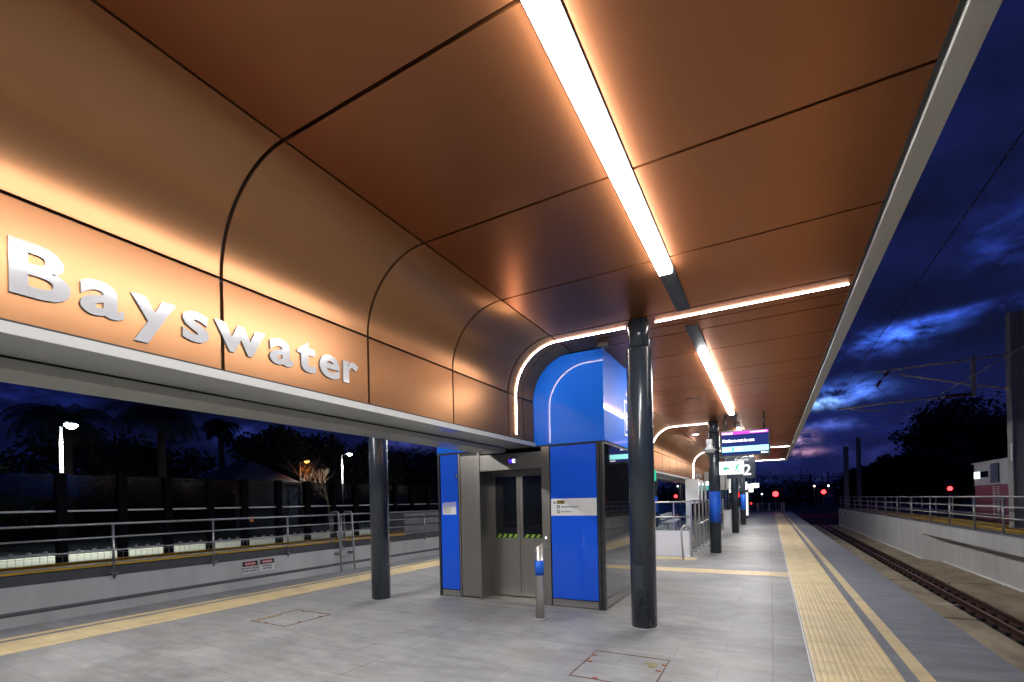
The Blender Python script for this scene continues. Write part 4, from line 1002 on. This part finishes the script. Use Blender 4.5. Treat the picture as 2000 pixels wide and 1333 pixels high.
for a,b,w_ in (((fx+.02,zc+.08),(fx-.01,zc-.0),.03),((fx+.01,zc+.06),(fx-.06,zc+.02),.014),((fx+.02,zc+.06),(fx+.07,zc+.03),.014),((fx-.01,zc),(fx+.05,zc-.04),.02),((fx+.05,zc-.04),(fx+.04,zc-.11),.018),((fx-.01,zc),(fx-.05,zc-.09),.018)):
    dx=b[0]-a[0]; dz=b[1]-a[1]; l=math.hypot(dx,dz); nx,nz=-dz/l*w_/1.6,dx/l*w_/1.6
    quad(bm,(a[0]-nx,YX-.002,a[1]-nz),(b[0]-nx,YX-.002,b[1]-nz),(b[0]+nx,YX-.002,b[1]+nz),(a[0]+nx,YX-.002,a[1]+nz))
obj('running_figure',bm,green,bx)
for x in (-1.1,-.8):
    bm=new(); tube(bm,[(x,YX+.03,z1),(x,YX+.03,ZC)],.008,6); obj('hanger',bm,M['rail'],e)
e=empty('platform_number_sign','dark hanging sign with white platform number two behind the exit sign','sign',(-.7,19,2.7))
bx=obj('panel',box(new(),-1.40,-.45,19,19.08,2.30,3.08,bev=.01),M['column'],e)
text('lettering','2',.54,(-.855,18.995,2.42),'front',emis('sign_glow',(1,1,1),.9),bx,ext=.001,off=.012)
text('lettering','Platform',.13,(-1.12,18.995,2.93),'front',emis('sign_glow2',(1,1,1),.9),bx,ext=.001,off=.002)
for x in (-1.1,-.5):
    bm=new(); tube(bm,[(x,19.04,3.12),(x,19.04,ZC)],.02,6); obj('hanger',bm,M['black'],e)
# lit advertising signs farther on
for i,(xa,xb_,za,zb_,yy,l) in enumerate(((-1.56,-1.40,2.15,2.66,36,'narrow bright white vertical sign on the far platform'),(-1.36,-.95,2.28,2.52,36.5,'small bright white hanging sign far along the platform'),(-1.14,-.72,2.30,2.60,38,'larger bright white hanging sign far along the platform'),(-1.38,-1.12,2.02,2.27,39,'lower small bright sign far along the platform'))):
    e=empty('hanging_sign',l,'sign',((xa+xb_)/2,yy,za),'bright signs far along the platform')
    obj('sign_box',box(new(),xa,xb_,yy,yy+.08,za,zb_,bev=.01),emis('far_sign_white',(1,1,.98),5),e)
    bm=new(); tube(bm,[((xa+xb_)/2,yy+.04,zb_),((xa+xb_)/2,yy+.04,ZC+.1)],.015,6); obj('hanger',bm,M['frame'],e)
e=empty('information_totem','slim white information totem far along the platform','totem',(-1.62,40,0))
obj('body',box(new(),-1.68,-1.50,40,40.15,.25,2.0,bev=.01),emis('totem_face',(.95,.9,.9),1.3),e)
bm=new(); box(bm,-1.66,-1.52,40.02,40.13,0,.25); obj('foot',bm,M['frame'],e)
for i,(yy,l) in enumerate(((17.4,'small round light in the ceiling left of the camera column'),)):
    e=empty('downlight',l,'downlight',(-2.26,17.6,ZC),'round ceiling downlights')
    bm=new(); lathe(bm,[(.13,ZC-.012),(.13,ZC-.001)],-2.26,17.6,28); obj('rim',bm,M['whitepaint'],e)
    bm=new(); lathe(bm,[(.10,ZC-.016),(.10,ZC-.0121)],-2.26,17.6,28); obj('lens',bm,emis('downlight_lens',(1,.97,.9),8),e)
e=empty('ceiling_speaker','round flush speaker in the ceiling between lift and linear light','ceiling speaker',(-1.5,11.37,ZC))
bm=new(); lathe(bm,[(.15,ZC-.012),(.155,ZC-.001)],-1.5,11.37,28); obj('rim',bm,M['gap'],e)
bm=new(); lathe(bm,[(.135,ZC-.016),(.135,ZC-.0125)],-1.5,11.37,28); obj('grille',bm,M['copper'],e)
e=empty('detector_unit','small dark detector on the ceiling near the lift top','detector',(-2.05,6.55,ZC))
bm=new(); box(bm,-2.12,-1.98,6.50,6.60,ZC-.07,ZC-.001,bev=.008); obj('housing',bm,M['black'],e)
bm=new(); lathe(bm,[(.03,ZC-.085),(.035,ZC-.0705)],-2.05,6.55,16); obj('sensor',bm,M['darkglass'],e)
# security camera
e=empty('security_camera','white dome security camera on the blue banded column','security camera',(-1.47,14.78,3.0))
cx,cy=-1.52,14.70
bm=new(); box(bm,cx-.08,cx+.08,cy-.05,cy+.16,3.16,3.30,bev=.015); obj('bracket',bm,M['whitepaint'],e)
bm=new(); lathe(bm,[(.07,3.17),(.085,3.12),(.11,3.04),(.20,3.0),(.205,2.985),(.16,2.975),(.14,2.93),(.12,2.915)],cx,cy,28); obj('shroud',bm,M['whitepaint'],e)
bm=new(); lathe(bm,[(.105,2.914),(.10,2.88),(.07,2.84),(.001,2.825)],cx,cy,24); obj('dome_lens',bm,M['darkglass'],e)
# label plate on the column
bm=new(); box(bm,-1.44,-1.38,14.83,14.846,2.66,2.75); obj('notice_plate',bm,M['whitepaint'],bpy.data.objects['canopy_column.001'])
# lamp posts on the open end of the platform
for y_,l in ((38.5,'slim platform lamp post just beyond the canopy end'),(48.5,'slim platform lamp post near the far platform end')):
    e=empty('platform_lamp',l,'lamp post',(-1.75,y_,0),'platform lamp posts')
    bm=new(); tube(bm,[(-1.75,y_,0),(-1.75,y_,4.4),(-1.6,y_,4.5)],.05,8,r2=.035); obj('pole',bm,M['rail'],e)
    bm=new(); box(bm,-1.62,-1.1,y_-.1,y_+.1,4.47,4.53,bev=.01); obj('lamp_head',bm,M['rail'],e)
    bm=new(); box(bm,-1.5,-1.15,y_-.09,y_+.09,4.44,4.469); obj('lens',bm,emis('platform_lens',(1,.98,.95),110),e)
# platform end barrier
e=empty('end_barrier','low grey barred barrier closing the far platform end','barrier',(-.4,YE,0))
for x in (-2.15,-1.25,-.15,1.05,1.28):
    bm=new(); box(bm,x-.03,x+.03,YE-.35,YE-.29,0,.98); obj('post',bm,M['rail'],e)
for z in (.95,.16):
    bm=new(); tube(bm,[(-2.5,YE-.32,z),(1.28,YE-.32,z)],.03,6); obj('rail',bm,M['rail'],e)
bm=new(); x=-2.5
while x<1.28: tube(bm,[(x,YE-.32,.16),(x,YE-.32,.95)],.010,4,False); x+=.12
obj('bars',bm,M['rail'],e).__setitem__('kind','stuff')
